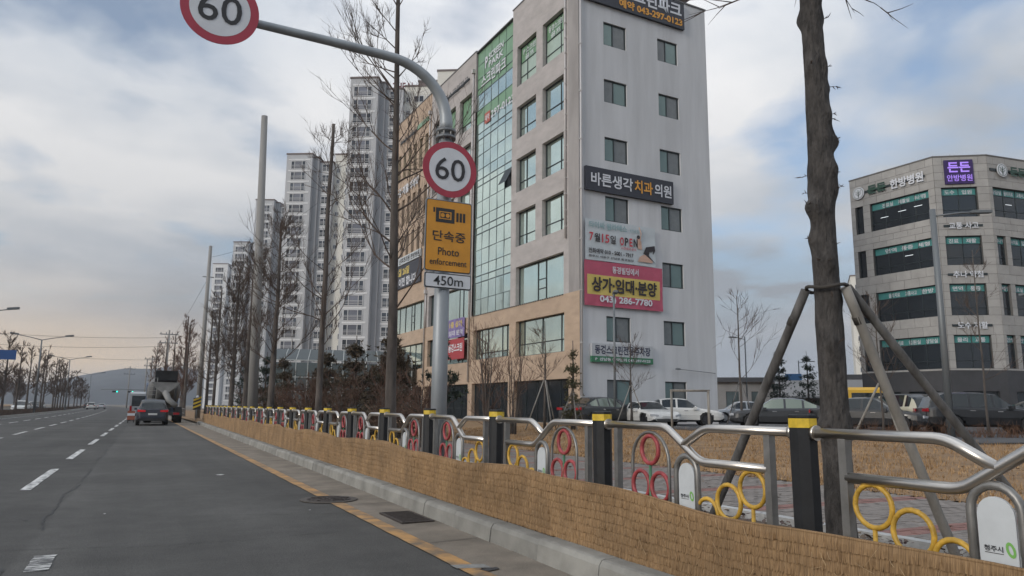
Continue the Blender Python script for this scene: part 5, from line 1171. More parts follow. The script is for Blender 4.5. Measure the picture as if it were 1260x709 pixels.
pine('dark pine near the far end of the fence', (8.8, 72, .1), 5.6, 2.6, 108, None, 55, PG, .1)
pine('dark pine behind the car park, left of the large trunk', (52.5, 49.5, .4), 6.8, 2.6, 109, None, 55, None, .25)
pine('dark pine hidden partly behind the large trunk', (50.5, 44.5, .4), 6.0, 2.4, 110, None, 45, None, .2)
BG = 'leafless shrubs behind the bed'
for i, (x, y, h, w, lb) in enumerate(((7.4, 20.2, 2.1, 1.9, 'brown leafless shrub left of the speed sign pole'), (7.3, 23.6, 2.2, 2.0, 'brown leafless shrub behind the tall bare tree'), (7.0, 27.6, 2.0, 2.0, 'third brown leafless shrub from the sign pole'), (6.8, 31.5, 2.0, 2.0, 'fourth brown leafless shrub from the sign pole'), (7.0, 36.5, 2.1, 2.2, 'fifth brown leafless shrub, behind the dark bare tree'), (7.2, 42, 2.1, 2.2, 'sixth brown leafless shrub, near the concrete utility pole'), (7.2, 49, 2.1, 2.4, 'seventh brown leafless shrub along the fence'), (7.2, 57, 2.2, 2.6, 'farthest brown leafless shrub near the fence end'))):
    bushy('shrub', lb, (x, y, .22), h, w, 120+i, 70 if i < 5 else 50, M_twigr, BG, r=.014)
bushy('multi_stem_tree', 'bare multi-stemmed young tree right of the speed sign pole', (11.9, 25.6, .3), 4.2, 2.6, 140, 60, M_twigr, None, r=.013, stems=7, cat='tree', upb=.5, l=(.4, .9))
bushy('multi_stem_tree', 'second bare multi-stemmed tree in front of the second-floor windows', (13.6, 26.8, .3), 3.7, 2.2, 141, 45, M_twigr, None, r=.012, stems=6, cat='tree', upb=.5)
street_tree('young_tree', 'staked young bare tree before the ground floor shop windows', (16.4, 29.2, .4), 4.9, .06, 142, low=1.8, blen=1.3, dens=5, depth=2, twig_r=.014)
street_tree('young_tree', 'staked young bare tree in front of the car park sign', (22.9, 31.6, .45), 4.4, .06, 143, low=1.7, blen=1.5, dens=7, depth=2, twig_r=.012)
street_tree('young_tree', 'thin bare young tree right of the grey side wall', (26.6, 27.6, .45), 6.6, .07, 144, low=2.4, blen=2.0, dens=4.5, depth=2, twig_r=.016)
street_tree('young_tree', 'thin bare young tree in front of the clinic left edge', (20.0, 14.9, .45), 4.4, .035, 145, low=1.6, blen=1.3, dens=3.6, depth=2, twig_r=.009)
street_tree('young_tree', 'wispy bare young tree in front of the clinic chamfered face', (26.0, 15.4, .45), 6.6, .045, 146, low=2.0, blen=1.5, dens=3.2, depth=2, twig_r=.010)
# conifer sapling at the building corner
pine('sparse green conifer sapling at the corner of the grey side wall', (17.4, 28.4, .4), 4.0, .8, 147, pm('conifer_olive', (.075, .085, .04), .9, col2=(.10, .075, .04), vscale=3), 44, None, .15, .15, 'conifer_sapling')
# saplings' stakes
def tripod(label, c, h, rad, r=.028, n=3, mat=None, rot=0.0, top=.05):
    t = thing('sapling_stakes', label, 'stakes', c, rot, 'stakes round young trees')
    for k in range(n):
        a = 2*math.pi*k/n; g = MB(); g.tube([(rad*math.cos(a), rad*math.sin(a), -.1), (top*math.cos(a), top*math.sin(a), h)], r, 7); g.build('pole', mat or M_stake, t)
    return t
tripod('tripod of stakes round the young tree before the shop windows', (16.4, 29.2, .4), 2.2, .9, rot=.4)
tripod('tripod of stakes round the young tree by the car park sign', (22.9, 31.6, .45), 2.1, 1.0, rot=1.0)
tripod('tripod of stakes round the conifer sapling', (17.4, 28.4, .4), 1.7, .8, rot=.2)
tripod('tripod of pale stakes round the young tree near the clinic', (20.0, 14.9, .45), 1.75, .95, .035, rot=2.2)
tripod('dark stakes round the young tree right of the side wall', (26.6, 27.6, .45), 2.3, .9, mat=M_staked, rot=.8)
tripod('dark stakes at the right edge behind the hedge', (31.5, 15.4, .45), 2.2, 1.3, .035, mat=M_staked, rot=.3)
t = thing('stake_frame', 'square wooden frame of posts and rails on the lawn by the white cars', 'stake frame', (20.6, 24.3, .48), R(-40), 'stakes round young trees')
for sx in (-.75, .75):
    for sy in (-.6, .6): g = MB(); g.tube([(sx, sy, -.1), (sx, sy, 1.65)], .04, 7); g.build('post', M_stake, t)
for sx in (-.75, .75): g = MB(); g.tube([(sx, -.65, 1.6), (sx, .65, 1.6)], .036, 6); g.build('rail', M_stake, t)
for sy in (-.6, .6): g = MB(); g.tube([(-.8, sy, 1.66), (.8, sy, 1.66)], .036, 6); g.build('rail', M_stake, t)
# brown hedge in front of the right hand cars
random.seed(8); TW_MIN = .005; g = MB()
for _ in range(700):
    u = random.random(); p = Vector((20.5+u*12.5, 17.6-u*4.8, .42))+Vector((random.gauss(0, .3), random.gauss(0, .25), 0)); sprig(g, p, Vector((random.gauss(0, .4), random.gauss(0, .4), 1)), random.uniform(.25, .55), .010, 1, .2, (2, 4))
tag(g.build('hedge', pm('hedge_russet', (.14, .075, .045), .95, var=.35, vscale=3)), 'low russet hedge in front of the parked cars at right', 'hedge', kind='stuff')
# ------------------------------------------------------------------ poles, lamps, wires, signals
M_conc = pm('pole_concrete', (0.245, 0.24, 0.23), 0.85, var=.12, vscale=1.2, stretch=(1, 1, .3), detail=7)
M_lamp_g = pm('lamp_grey', (0.16, 0.175, 0.185), 0.5, .3)
t = thing('utility_pole', 'thick bare concrete utility pole rising behind the fence', 'utility pole', (4.72, 35.6, .1)); g = MB(); g.tube([(0, 0, 0), (-.16, 0, 7), (-.36, 0, 15.1)], [.235, .195, .145], 18); g.build('shaft', M_conc, t)
t = thing('utility_pole', 'slim concrete utility pole near the far end of the fence', 'utility pole', (5.0, 74, .1)); g = MB(); g.tube([(0, 0, 0), (0, 0, 16.2)], [.24, .15], 12); g.build('shaft', M_conc, t); g = MB(); g.tube([(-.5, 0, 13.2), (.5, 0, 13.2)], .05, 5); g.build('crossarm', M_lamp_g, t)
# hazard marker
t = thing('hazard_marker', 'yellow and black striped hazard marker at the fence end', 'marker', (4.1, 62, .1)); g = MB(); g.tube([(0, 0, 0), (0, 0, .9)], .03, 6); g.build('post', M_lamp_g, t)
g = MB(); g.box(-.28, .28, -.02, .02, .85, 1.75); b = g.build('board', M_signblk, t)
for k in range(3): g = MB(); z = .95+k*.28; g.poly([(-.28, -.024, z), (.28, -.024, z+.24), (.28, -.024, z+.38), (-.28, -.024, z+.14)]); g.build('stripe', M_band, b)
g = MB(); g.lathe([(.09, 1.76), (.11, 1.86), (.05, 1.95)], None, 10); g.build('beacon', M_lw, t)
# median double-arm lamps
LN = ['nearest', 'second', 'third', 'farthest']
for k, (x, y) in enumerate(((-13.3, 77), (-11.0, 105), (-11.2, 150), (-11.6, 225))):
    t = thing('street_lamp', 'double-armed street lamp in the median, %s of the four' % LN[k], 'street lamp', (x, y, .15), 0, 'double-armed lamps in the median')
    g = MB(); g.tube([(0, 0, 0), (0, 0, 8.8)], [.13, .07], 8); g.build('pole', M_lamp_g, t)
    for s in (-1, 1):
        g = MB(); g.tube([(0, 0, 8.75), (s*1.2, 0, 9.05), (s*2.6, 0, 9.3)], [.06, .05, .045], 6); g.build('arm', M_lamp_g, t)
        g = MB(); g.prism([(s*2.4, -.18, 9.24), (s*3.3, -.14, 9.36), (s*3.3, .14, 9.36), (s*2.4, .18, 9.24)], (0, 0, .2)); g.build('lamp_head', M_lamp_g, t)
# car park lamp posts
def lot_lamp(label, loc, H, rz, arm=1.3, r=.055, head=True):
    t = thing('lamp_post', label, 'lamp post', loc, rz, 'lamp posts round the car park'); g = MB(); g.tube([(0, 0, 0), (0, 0, H)], [r*1.25, r], 8); g.build('pole', M_lamp_g, t)
    g = MB(); g.tube([(0, 0, H-.25), (arm*.6, 0, H-.12), (arm, 0, H-.10)], .035, 6); g.build('arm', M_lamp_g, t)
    g = MB(); g.prism([(arm-.25, -.13, H-.14), (arm+.45, -.10, H-.12), (arm+.45, .10, H-.12), (arm-.25, .13, H-.14)], (0, 0, .1)); g.build('lamp_head', M_lamp_g, t); return t
lot_lamp('slim lamp post in front of the grey side wall', (22.3, 32.2, .45), 7.0, R(-120), .9)
lot_lamp('grey lamp post with side arm before the clinic, right of the large trunk', (24.6, 15.8, .45), 8.0, R(-28), 1.6, .10)
lot_lamp('lamp post beside the bare young tree behind the car park', (47.5, 48.5, .4), 7.4, R(160), 1.0)
lot_lamp('distant lamp post by the blue sign behind the car park', (69, 62, .4), 6.8, R(-30), 1.4, .07)
lot_lamp('dark lamp post at the right edge in front of the clinic', (36.0, 18.6, .45), 6.2, R(180), .8, .06)
t = thing('road_sign_board', 'small blue direction board behind the car park', 'road sign', (67.5, 61.5, .4), R(-48)); g = MB(); g.tube([(0, 0, 0), (0, 0, 5.2)], .05, 6); g.build('pole', M_lamp_g, t); g = MB(); g.box(-.9, .9, -.08, -.03, 3.6, 5.2); g.build('board', pm('board_blue', (.06, .17, .36), .5), t)
t = thing('road_sign_board', 'blue overhead direction board at the left edge of the road', 'road sign', (-12.3, 83, .15)); g = MB(); g.tube([(-1.5, 0, 0), (-1.5, 0, 6.0)], .12, 8); g.build('pole', M_lamp_g, t); g = MB(); g.box(-1.5, 1.7, -.06, 0, 5.2, 6.1); g.build('board', pm('board_navy', (.03, .09, .26), .5), t)
# far power poles
pp = [((4.2, 150), 15.0, 1), ((2.2, 190), 12.5, 1), ((-3.0, 260), 13.0, 1), ((1.5, 235), 14, 0)]
pn = ['nearest far power pole with crossarms, above the concrete mixer', 'second far power pole with crossarms, left of the nearest', 'far power pole with crossarms over the hill ridge', 'thin far power pole behind the others']
heads = []
for k, ((x, y), h, arms) in enumerate(pp):
    t = thing('power_pole', pn[k], 'power pole', (x, y, 0), 0, 'far power poles'); g = MB(); g.tube([(0, 0, 0), (0, 0, h)], [.22, .14], 8); g.build('shaft', M_conc, t)
    if arms:
        for z in (h-.8, h-2.4):
            g = MB(); g.box(-1.6, 1.6, -.06, .06, z-.08, z+.08); a = g.build('crossarm', M_lamp_g, t)
            for xx in (-1.4, -.5, .5, 1.4): q = MB(); q.lathe([(.05, z+.08), (.09, z+.2), (.05, z+.4)], None, 6) ; o = q.build('insulator', M_lamp_g, a, (xx, 0, 0))
    heads.append((x, y, h))
def wire(label, a, b, sag, r=.025):
    a, b = Vector(a), Vector(b); t = MB(); t.tube([a.lerp(b, i/16)+Vector((0, 0, -sag*4*(i/16)*(1-i/16))) for i in range(17)], r, 4, cap=False); tag(t.build('overhead_wire', M_black), label, 'wire', 'overhead wires')
wire('overhead wire crossing the road, upper strand', (4.2, 150, 13.6), (-40, 150, 14.0), .9); wire('overhead wire crossing the road, middle strand', (2.2, 190, 11.5), (-48, 192, 14.5), 1.2); wire('overhead wire crossing the road, lower strand', (4.2, 150, 12.0), (-40, 152, 12.2), 1.0)
wire('overhead wire running from the slim pole towards the apartments', (5.0, 74, 15.2), (12, 60, 18.0), .8, .014); wire('overhead wire falling left from the slim pole', (5.0, 74, 13.2), (2.2, 190, 12), 1.5, .014)
# far traffic signals
M_go = pm('signal_green', (.02, .85, .55), .4, emit=1.6)
for k, (x, lb) in enumerate(((-5.6, 'far green traffic signal over the road, left one'), (-1.9, 'far green traffic signal over the road, right one'))):
    t = thing('traffic_signal', lb, 'traffic signal', (x, 224, 4.6), 0, 'far traffic signals'); g = MB(); g.box(-.7, .7, -.15, .15, -.22, .22); g.build('housing', M_signblk, t); g = MB(); g.disc((.45, -.17, 0), (1, 0, 0), (0, 0, 1), .2, 12, .01); g.build('green_lamp', M_go, t)
t = thing('signal_mast', 'far signal mast arm reaching over the road', 'signal mast', (2.0, 224.4, 0)); g = MB(); g.tube([(0, 0, 0), (0, 0, 5.2), (-1, 0, 5.2), (-11, 0, 5.2)], .12, 8); g.build('mast', M_lamp_g, t)
# small parapet lamp on the side wall
t = thing('wall_lamp', 'thin bracket lamp sticking out low on the grey side wall', 'lamp', MBM @ Vector((8.4, 0, 3.7)), A_B); g = MB(); g.tube([(-1.6, -.3, .05), (1.5, -.15, -.1), (1.6, 0, -.1)], .02, 5); g.box(-1.75, -1.45, -.36, -.24, 0, .1); g.build('bracket', M_lamp_g, t)

# ------------------------------------------------------------------ vehicles
M_tyre = pm('tyre', (.018, .018, .019), .85); M_rim = pm('rim_alloy', (.32, .33, .34), .35, .8); M_rimd = pm('rim_dark', (.05, .05, .055), .4, .6)
M_cg = pm('car_glass', (.015, .02, .022), .05, 0, spec=.7); M_cgl = pm('car_glass_light', (.22, .26, .22), .1, .2)
M_hl = pm('headlight', (.55, .57, .60), .15, .3); M_tl = pm('tail_light', (.30, .012, .018), .25); M_tlo = pm('tail_light_lit', (.50, .015, .02), .25, emit=.12); M_plw = pm('licence_plate', (.55, .56, .55), .5); M_trimb = pm('car_trim', (.02, .02, .022), .5); M_chr = pm('chrome', (.55, .55, .55), .2, 1.0)
def paint(n, c, metal=.0): return pm('paint_'+n, c, .34, metal, coat=.3, var=.03, vscale=1)
P_white, P_black, P_dgrey, P_beige, P_silver, P_navy = paint('white', (.62, .62, .60)), paint('black', (.013, .014, .016)), paint('dark_grey', (.045, .047, .05), .3), paint('beige', (.46, .44, .34)), paint('silver', (.42, .43, .44), .5), paint('navy', (.018, .022, .034))
def lerp_prof(prof, x):
    for (a, za), (b, zb) in zip(prof, prof[1:]):
        if a <= x <= b: t = (x-a)/(b-a); t = t*t*(3-2*t) if False else t; return za+(zb-za)*t
    return prof[0][1] if x < prof[0][0] else prof[-1][1]
SEDAN = dict(L=4.75, W=1.84, belt=[(-2.38, .62), (-2.3, .88), (-1.7, .98), (-.9, .95), (.6, .93), (.95, .92), (2.0, .78), (2.3, .66), (2.38, .5)], roof=[(-1.95, 0), (-1.05, .42), (-.6, .49), (.0, .51), (.4, .47), (1.15, 0)], low=.20, ws=(.42, 1.12), rw=(-1.85, -1.02), pil=[(-1.0, -.9), (-.18, -.08)], whl=(-1.42, 1.42), wr=.335)
SUV = dict(L=4.7, W=1.9, belt=[(-2.35, .55), (-2.3, .98), (-1.9, 1.07), (-.9, 1.06), (.6, 1.02), (.95, 1.02), (2.0, .92), (2.3, .78), (2.36, .55)], roof=[(-2.25, 0), (-2.0, .40), (-1.6, .58), (-.3, .62), (.35, .56), (1.1, 0)], low=.26, ws=(.38, 1.06), rw=(-2.22, -1.72), pil=[(-1.62, -1.5), (-.75, -.65), (.12, .22)], whl=(-1.38, 1.42), wr=.36)
SPORT = dict(L=4.3, W=1.82, belt=[(-2.15, .58), (-2.08, .86), (-1.5, .92), (-.8, .88), (.3, .84), (.7, .84), (1.8, .70), (2.08, .56), (2.15, .42)], roof=[(-1.75, 0), (-.8, .33), (-.4, .40), (-.05, .41), (.2, .37), (.95, 0)], low=.16, ws=(.22, .92), rw=(-1.65, -.85), pil=[(-.75, -.6)], whl=(-1.3, 1.3), wr=.34)
def car(name, label, loc, rz, spec, pmat, group='cars parked in front of the buildings', cat='car', rimm=None, glass=None, lit=False, roof_box=None, lod=1, roofm=None, tl=True):
    """x forward; lofted body, glass split off as windows"""
    S = spec; t = thing(name, label, cat, loc, rz, group); hw = S['W']/2; x0, x1 = S['belt'][0][0], S['belt'][-1][0]; n = 40 if lod else 22
    xs_ = sorted({x0+(x1-x0)*i/n for i in range(n+1)} | {a for a, _ in S['belt']} | {a for a, _ in S['roof']} | {a for p in S['pil'] for a in p} | set(S['ws']) | set(S['rw']))
    xs2 = []
    for x in xs_:
        if not xs2 or x-xs2[-1] > .012: xs2.append(x)
    xs_ = xs2
    rows = []
    for x in xs_:
        u = (x-x0)/(x1-x0); e = min(u, 1-u); wt = hw*(1-.20*max(0, 1-e/.10)**2-.04*max(0, 1-e/.25)); zb = lerp_prof(S['belt'], x); zr = lerp_prof(S['roof'], x); zl = S['low']+.10*max(0, 1-e/.08)**2
        arch = 0
        cab = min(1, zr/.25) if zr > 0 else 0
        wb = wt*.90; wr_ = wt*(.90-.20*cab)
        rows.append([(wt*.80, zl), (wt*.97, zl+.10), (wt, (zl+zb)/2), (wt*.985, zb-.10), (wt*.95, zb-.02), (wb, zb+.005), (wr_+.02*cab, zb+max(.012, zr-.06)), (wr_*.80, zb+max(.018, zr-.015)), (0, zb+max(.03, zr+.012))])
    B = MB().use(pmat); WS = MB().use(glass or M_cg); RW = MB().use(M_cg); SW = [MB().use(glass or M_cg), MB().use(glass or M_cg)]; TR = [MB().use(M_trimb), MB().use(M_trimb)]; RF = MB().use(roofm or pmat)
    for m in (B, WS, RW, RF, *SW): m.smooth = True
    for i, (xa, xb) in enumerate(zip(xs_, xs_[1:])):
        xm = (xa+xb)/2; ra, rb = rows[i], rows[i+1]; zr = lerp_prof(S['roof'], xm)
        for s in (1, -1):
            for k in range(8):
                q = [Vector((xa, s*ra[k][0], ra[k][1])), Vector((xb, s*rb[k][0], rb[k][1])), Vector((xb, s*rb[k+1][0], rb[k+1][1])), Vector((xa, s*ra[k+1][0], ra[k+1][1]))]
                if s < 0: q = q[::-1]
                tgt = B
                if k == 0: tgt = TR[0 if s > 0 else 1]
                elif k == 5 and zr > .17 and not any(a <= xm <= b for a, b in S['pil']) and S['rw'][0]+.3 < xm < S['ws'][1]-.25: tgt = SW[0 if s > 0 else 1]
                elif k >= 6 and S['ws'][0] < xm < S['ws'][1]: tgt = WS
                elif k >= 6 and S['rw'][0] < xm < S['rw'][1]: tgt = RW
                elif k >= 6 and zr > .3: tgt = RF
                if tgt is B and k in (1, 2, 3):
                    # leave wheel openings: fold the panel up above the arch
                    for wx in S['whl']:
                        if abs(xm-wx) < S['wr']*1.14:
                            ah = S['wr']+math.sqrt(max(0, (S['wr']*1.14)**2-(xm-wx)**2))
                            for p in q:
                                p.z = max(p.z, min(ah, lerp_prof(S['belt'], xm)-.10))
                tgt.quad(*q)
    for (r, x) in ((rows[0], xs_[0]), (rows[-1], xs_[-1])):
        pts = [(x, y, z) for y, z in r]+[(x, -y, z) for y, z in r[::-1]]; B.poly(pts)
    B.build('body', None, t); WS.build('windscreen', None, t); RW.build('rear_window', None, t)
    for m in SW: m.build('side_window', None, t)
    RF.build('roof', None, t)
    for m in TR: m.build('sill', None, t)
    wm, rm = wheel_mesh(S['wr'], rimm or M_rim)
    for wx in S['whl']:
        for s in (1, -1):
            o = link('wheel', wm, t, (wx, s*(hw-.12), S['wr'])); o.rotation_euler = (0, 0, 0 if s > 0 else math.pi); link('rim', rm, o)
            g = MB().use(M_trimb); g.disc((wx, s*(hw-.26), S['wr']), (1, 0, 0), (0, 0, 1), S['wr']*1.16, 20, .01); g.build('wheel_well', None, t)
    zf = lerp_prof(S['belt'], x1-.12); zk = lerp_prof(S['belt'], x0+.1)
    for s in (1, -1):
        g = MB().use(M_hl); g.prism([(x1-.02, s*hw*.52, zf-.09), (x1-.02, s*hw*.52, zf-.01), (x1-.16, s*hw*.93, zf+.02), (x1-.16, s*hw*.93, zf-.09)], (.05, 0, 0)); g.build('headlight', None, t)
        if tl: g = MB().use(M_tlo if lit else M_tl); g.prism([(x0+.015, s*hw*.45, zk-.02), (x0+.015, s*hw*.45, zk-.13), (x0+.08, s*hw*.93, zk-.13), (x0+.08, s*hw*.93, zk+.01)], (-.05, 0, 0)); g.build('tail_light', None, t)
        g = MB().use(pmat); mx = S['ws'][1]-.30; g.box(mx-.1, mx+.08, s*hw*.97 if s > 0 else s*hw*1.14, s*hw*1.14 if s > 0 else s*hw*.97, zf+.16, zf+.30); g.build('side_mirror', None, t)
        for hx in (-.75, .25): g = MB().use(M_chr); y = hw*.99; g.box(hx, hx+.2, min(s*y, s*(y+.02)), max(s*y, s*(y+.02)), lerp_prof(S['belt'], hx)-.16, lerp_prof(S['belt'], hx)-.13); g.build('door_handle', None, t)
    g = MB().use(M_trimb); g.box(x1-.06, x1+.02, -hw*.62, hw*.62, S['low']+.12, zf-.22); gr = g.build('grille', None, t)
    g = MB().use(M_plw); g.box(x1+.02, x1+.03, -.26, .26, .40, .51); g.build('licence_plate', None, t)
    g = MB().use(M_plw); g.box(x0-.012, x0-.002, -.26, .26, zk-.33, zk-.21) ; g.build('licence_plate', None, t)
    g = MB().use(M_trimb); g.box(x0-.03, x0+.1, -hw*.80, hw*.80, S['low']+.04, S['low']+.20); g.build('rear_bumper', None, t)
    return t
WC = {}
def wheel_mesh(r, rimm):
    key = (r, rimm.name)
    if key in WC: return WC[key]
    M = Matrix.Rotation(-math.pi/2, 4, 'X'); g = MB().use(M_tyre); g.lathe([(r*.62, -.10), (r*.95, -.11), (r, -.07), (r, .07), (r*.95, .11), (r*.66, .115), (r*.64, .07)], M, 24)
    q = MB().use(rimm); q.lathe([(r*.66, .10), (r*.60, .112), (r*.58, .08)], M, 24)
    for k in range(5): q.box(-.035, .035, .085, .108, 0, r*.62, Matrix.Rotation(k*2*math.pi/5, 4, 'Y'))
    q.lathe([(.06, .09), (.06, .115)], M, 10); WC[key] = (g.mesh('wheel'), q.mesh('rim')); return WC[key]
def az(d): return R(90-d)          # heading azimuth (from +Y towards +X) to z rotation
CG = 'cars parked in front of the buildings'
car('car', 'black estate car with lit tail lights driving ahead behind the mixer', (.92, 55.0, .0), az(0), SUV, P_navy, 'vehicles on the road ahead', lit=True)
LZ = LOTZ
car('car', 'white saloon parked before the side wall, facing right', (26.4, 32.2, LZ), az(122), dict(SEDAN), P_white, CG, rimm=M_rimd)
car('car', 'low white sports car parked facing the lawn, left of the white saloon', (23.9, 31.6, LZ), az(190), SPORT, P_white, CG, rimm=M_rimd)
car('car', 'dark saloon with pale windows parked at the building corner', (21.8, 32.9, LZ), az(75), SEDAN, P_dgrey, CG, glass=M_cgl)
car('car', 'black saloon parked between the corner and the white sports car', (23.0, 34.0, LZ), az(100), SEDAN, P_black, CG)
car('car', 'silver saloon half hidden beyond the grey side wall', (37.3, 38.6, LZ), az(300), SEDAN, P_silver, CG)
car('car', 'dark grey saloon with pale green side windows, left of the large trunk', (28.0, 26.4, LZ), az(312), SEDAN, P_dgrey, CG, glass=M_cgl)
car('car', 'black saloon with visible plate, just right of the large trunk', (28.6, 21.9, LZ), az(158), SEDAN, P_black, CG)
car('car', 'beige hatchback seen from behind through the stakes', (32.2, 23.3, LZ), az(15), SUV, P_beige, CG, roofm=P_black)
car('car', 'black estate car in front of the clinic podium', (31.2, 18.7, LZ), az(128), SUV, P_black, CG)
car('car', 'white car at the right edge beyond the black estate', (38.0, 19.6, LZ), az(140), SEDAN, P_white, CG)
# far traffic
FT = 'far traffic and cars parked left of the road'
far = [((-13.9, 118), 178, 'white', P_white, SUV), ((-14.6, 128), 180, 'silver', P_silver, SEDAN), ((-20.5, 122), 2, 'white', P_white, SEDAN), ((-16.5, 160), 180, 'dark', P_dgrey, SUV), ((-17.2, 172), 180, 'white', P_white, SUV), ((-18.6, 185), 180, 'black', P_black, SEDAN), ((-9.6, 200), 0, 'white', P_white, SUV), ((-8.4, 222), 0, 'silver', P_silver, SEDAN), ((-12.5, 240), 0, 'dark', P_dgrey, SUV), ((-22.0, 205), 180, 'white', P_white, SUV), ((-25.0, 230), 180, 'black', P_black, SEDAN)]
fl_ = ['white off-road car beyond the median, left of the first lamp', 'silver saloon beyond the median beside the white car', 'white saloon on the far side of the opposite carriageway', 'dark grey car beyond the median under the third lamp', 'white car following the dark grey car beyond the median', 'black saloon beyond the median behind the white car', 'distant white car ahead in the left lanes', 'distant silver saloon ahead in the left lanes', 'distant dark grey car ahead in the left lanes', 'distant white car on the opposite carriageway', 'most distant black saloon on the opposite carriageway']
for ((x, y), hd, nm, p, sp_), lb in zip(far, fl_): car('car', lb, (x, y, 0.0), az(hd), sp_, p, FT, lod=0)
# yellow minibus roof beyond the black saloon
def bus(label, loc, rz, L, W, H, m, group, name='minibus', cat='minibus'):
    t = thing(name, label, cat, loc, rz, group); g = MB().use(m); pr = [(-L/2, .35), (-L/2, H-.15), (-L/2+.12, H), (L/2-.7, H), (L/2-.35, H-.25), (L/2-.05, H*.5), (L/2, .75), (L/2-.05, .35)]
    g.prism([(x, -W/2, z) for x, z in pr], (0, W, 0)); g.build('body', None, t)
    for s in (-1, 1):
        for k in range(4):
            a = -L/2+.3+k*(L-1.3)/4; q = MB().use(M_cg); y = s*(W/2+.006); q.quad((a, y, H*.52), (a+(L-1.3)/4-.12, y, H*.52), (a+(L-1.3)/4-.12, y, H*.86), (a, y, H*.86)); q.build('side_window', None, t)
    q = MB().use(M_cg); q.quad((-L/2-.006, -W*.42, H*.5), (-L/2-.006, W*.42, H*.5), (-L/2-.006, W*.42, H*.86), (-L/2-.006, -W*.42, H*.86)); q.build('rear_window', None, t)
    q = MB().use(M_cg); q.quad((L/2-.03, -W*.42, H*.52), (L/2-.03, W*.42, H*.52), (L/2-.33, W*.42, H*.88), (L/2-.33, -W*.42, H*.88)); q.build('windscreen', None, t)
    for s in (-1, 1): q = MB().use(M_tl); q.box(-L/2-.03, -L/2, s*W*.44-.08, s*W*.44+.08, .8, 1.2); q.build('tail_light', None, t)
    wm, rm = wheel_mesh(.36, M_rim)
    for x in (-L/2+.9, L/2-.95):
        for s in (1, -1): o = link('wheel', wm, t, (x, s*(W/2-.06), .36)); o.rotation_euler = (0, 0, 0 if s > 0 else math.pi); link('rim', rm, o)
    q = MB().use(M_trimb); q.box(-L/2-.08, -L/2, -W*.45, W*.45, .38, .6); q.build('rear_bumper', None, t)
    return t
bus('yellow minibus showing its roof behind the black saloon', (37.4, 29.0, LZ), az(48), 5.0, 1.9, 2.15, paint('yellow', (.55, .33, .03)), CG)
bus('pale grey van ahead in the left lane beside the concrete mixer', (.45, 71, 0), az(1), 5.2, 2.0, 2.35, P_silver, 'vehicles on the road ahead', 'van', 'van')
# ---- concrete mixer
mx = thing('mixer_truck', 'dark concrete mixer truck stopped at the kerb ahead', 'truck', (1.75, 64.0, 0), az(0), 'vehicles on the road ahead')
M_mixd = pm('mixer_dark', (.045, .047, .05), .55, .2, var=.25, vscale=2); M_mixg = pm('mixer_grey', (.12, .12, .118), .6, var=.25, vscale=2); M_mixl = pm('mixer_pale', (.24, .24, .235), .6, var=.15, vscale=2)
g = MB().use(M_mixd); g.box(-4.0, 4.4, -.45, -.25, .85, 1.1); g.box(-4.0, 4.4, .25, .45, .85, 1.1); g.box(-4.0, -3.85, -1.15, 1.15, .55, .8); g.build('chassis', None, mx)
g = MB().use(pm('mixer_cab', (.10, .14, .22), .45)); g.prism([(2.6, -1.2, .6), (2.6, -1.2, 2.9), (2.9, -1.2, 3.05), (4.2, -1.2, 2.9), (4.5, -1.2, 1.8), (4.5, -1.2, .6)], (0, 2.4, 0)); cb = g.build('cab', None, mx)
for s in (-1, 1): q = MB().use(M_cg); q.quad((3.1, s*1.206, 1.9), (4.2, s*1.206, 1.9), (4.05, s*1.206, 2.7), (3.1, s*1.206, 2.7)); q.build('side_window', None, cb)
q = MB().use(M_cg); q.quad((4.51, -1.05, 1.85), (4.51, 1.05, 1.85), (4.24, 1.05, 2.75), (4.24, -1.05, 2.75)); q.build('windscreen', None, cb)
M = Matrix.Translation((.2, 0, 2.35)) @ Matrix.Rotation(R(-90+13), 4, 'Y'); g = MB().use(M_mixg); g.lathe([(.45, -2.9), (1.05, -2.0), (1.2, -.9), (1.2, .4), (.95, 1.6), (.55, 2.5)][::1], Matrix.Translation((.2, 0, 2.35)) @ Matrix.Rotation(R(90+13+180), 4, 'Y'), 24); g.build('drum', None, mx)
g = MB().use(M_mixd); g.prism([(-3.9, -.75, 3.1), (-3.2, -.75, 2.9), (-3.0, -.75, 3.75), (-4.15, -.75, 3.8)], (0, 1.5, 0)); hp = g.build('hopper', None, mx)
g = MB().use(M_mixl); g.prism([(-4.18, -.95, 2.95), (-4.18, .95, 2.95), (-4.1, .7, 2.55), (-4.1, .2, 2.2), (-4.1, -.2, 2.2), (-4.1, -.7, 2.55)], (.12, 0, 0)); g.build('collector', None, mx)
g = MB().use(M_mixl); g.tube([(-3.9, 0, 2.3), (-4.2, -.25, 1.7), (-4.45, -.75, 1.25)], [.24, .2, .2], 8); g.build('chute', None, mx)
for s in (-1, 1): g = MB().use(M_mixd); g.tube([(-3.7, s*.7, .95), (-3.6, s*.7, 3.2)], .06, 6); g.tube([(-2.4, s*.8, .95), (-3.5, s*.75, 2.9)], .05, 6); g.build('rear_support', None, mx)
g = MB().use(M_mixl)
for s in (-.28, .28): g.tube([(-3.95, .85+s, 1.0), (-3.95, .85+s, 3.5)], .025, 5)
for z in range(8): g.tube([(-3.95, .57, 1.15+z*.3), (-3.95, 1.13, 1.15+z*.3)], .02, 5)
g.build('ladder', None, mx)
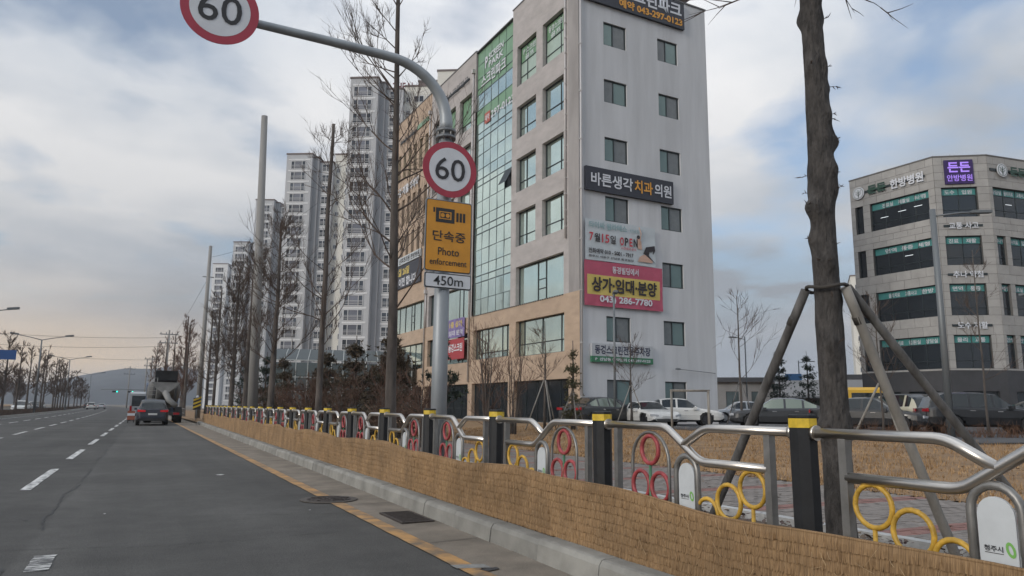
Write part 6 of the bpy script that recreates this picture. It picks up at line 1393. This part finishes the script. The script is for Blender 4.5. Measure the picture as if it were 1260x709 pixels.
for s in (-1, 1): g = MB().use(M_mixd); g.box(-3.6, -.6, min(s*.75, s*1.22), max(s*.75, s*1.22), 1.12, 1.18); g.box(-3.66, -3.6, min(s*.75, s*1.22), max(s*.75, s*1.22), .45, 1.15); g.build('mudguard', None, mx)
for s in (-1, 1): g = MB().use(M_tl); g.box(-4.06, -4.0, s*.85-.2, s*.85+.2, .6, .76); g.build('tail_light', None, mx)
wm, rm = wheel_mesh(.52, M_mixd)
for x in (-2.9, -1.55, 3.5):
    for s in (1, -1): o = link('wheel', wm, mx, (x, s*1.02, .52)); o.scale = (1, 2.3, 1) if x < 0 else (1, 1.4, 1); o.rotation_euler = (0, 0, 0 if s > 0 else math.pi); link('rim', rm, o)
t = thing('barrier', 'orange and white work barrier at the mixer left side', 'barrier', (-.35, 61.5, 0)); g = MB().use(pm('barrier_orange', (.30, .10, .06), .7)); g.box(-.25, .25, -.05, .05, .2, .85); g.build('board', None, t); g = MB().use(M_lw); g.box(-.25, .25, -.06, .06, .5, .68); g.build('white_band', None, t)
g = MB().use(M_trimb); g.box(-.22, -.16, -.2, .2, 0, .2); g.box(.16, .22, -.2, .2, 0, .2); g.build('foot', None, t)
t = thing('street_fence', 'low pale rail fence beyond the end of the guard fence', 'fence', (4.2, 80, .1)); 
for k in range(6): g = MB().use(M_tube); g.box(-.03, .03, k*2-.03, k*2+.03, 0, .9); g.build('post', None, t)
for z in (.4, .85): g = MB().use(M_tube); g.box(-.02, .02, 0, 10, z-.03, z+.03); g.build('rail', None, t)
# ------------------------------------------------------------------ winter haze
hz_ = bpy.data.materials.new('haze'); hz_.use_nodes = True; nt = hz_.node_tree; nt.nodes.clear()
vo = nd(nt, 'ShaderNodeVolumePrincipled', i_Density=HAZE); vo.inputs['Color'].default_value = (.80, .86, .95, 1); vo.inputs['Anisotropy'].default_value = 0.2
mo = nd(nt, 'ShaderNodeOutputMaterial'); nt.links.new(vo.outputs[0], mo.inputs['Volume'])
g = MB().use(hz_); g.box(-9300, 9300, -9300, 9300, -1.4, 150); o = g.build('haze'); tag(o, 'thin pale winter haze over the whole street', 'haze', kind='stuff')
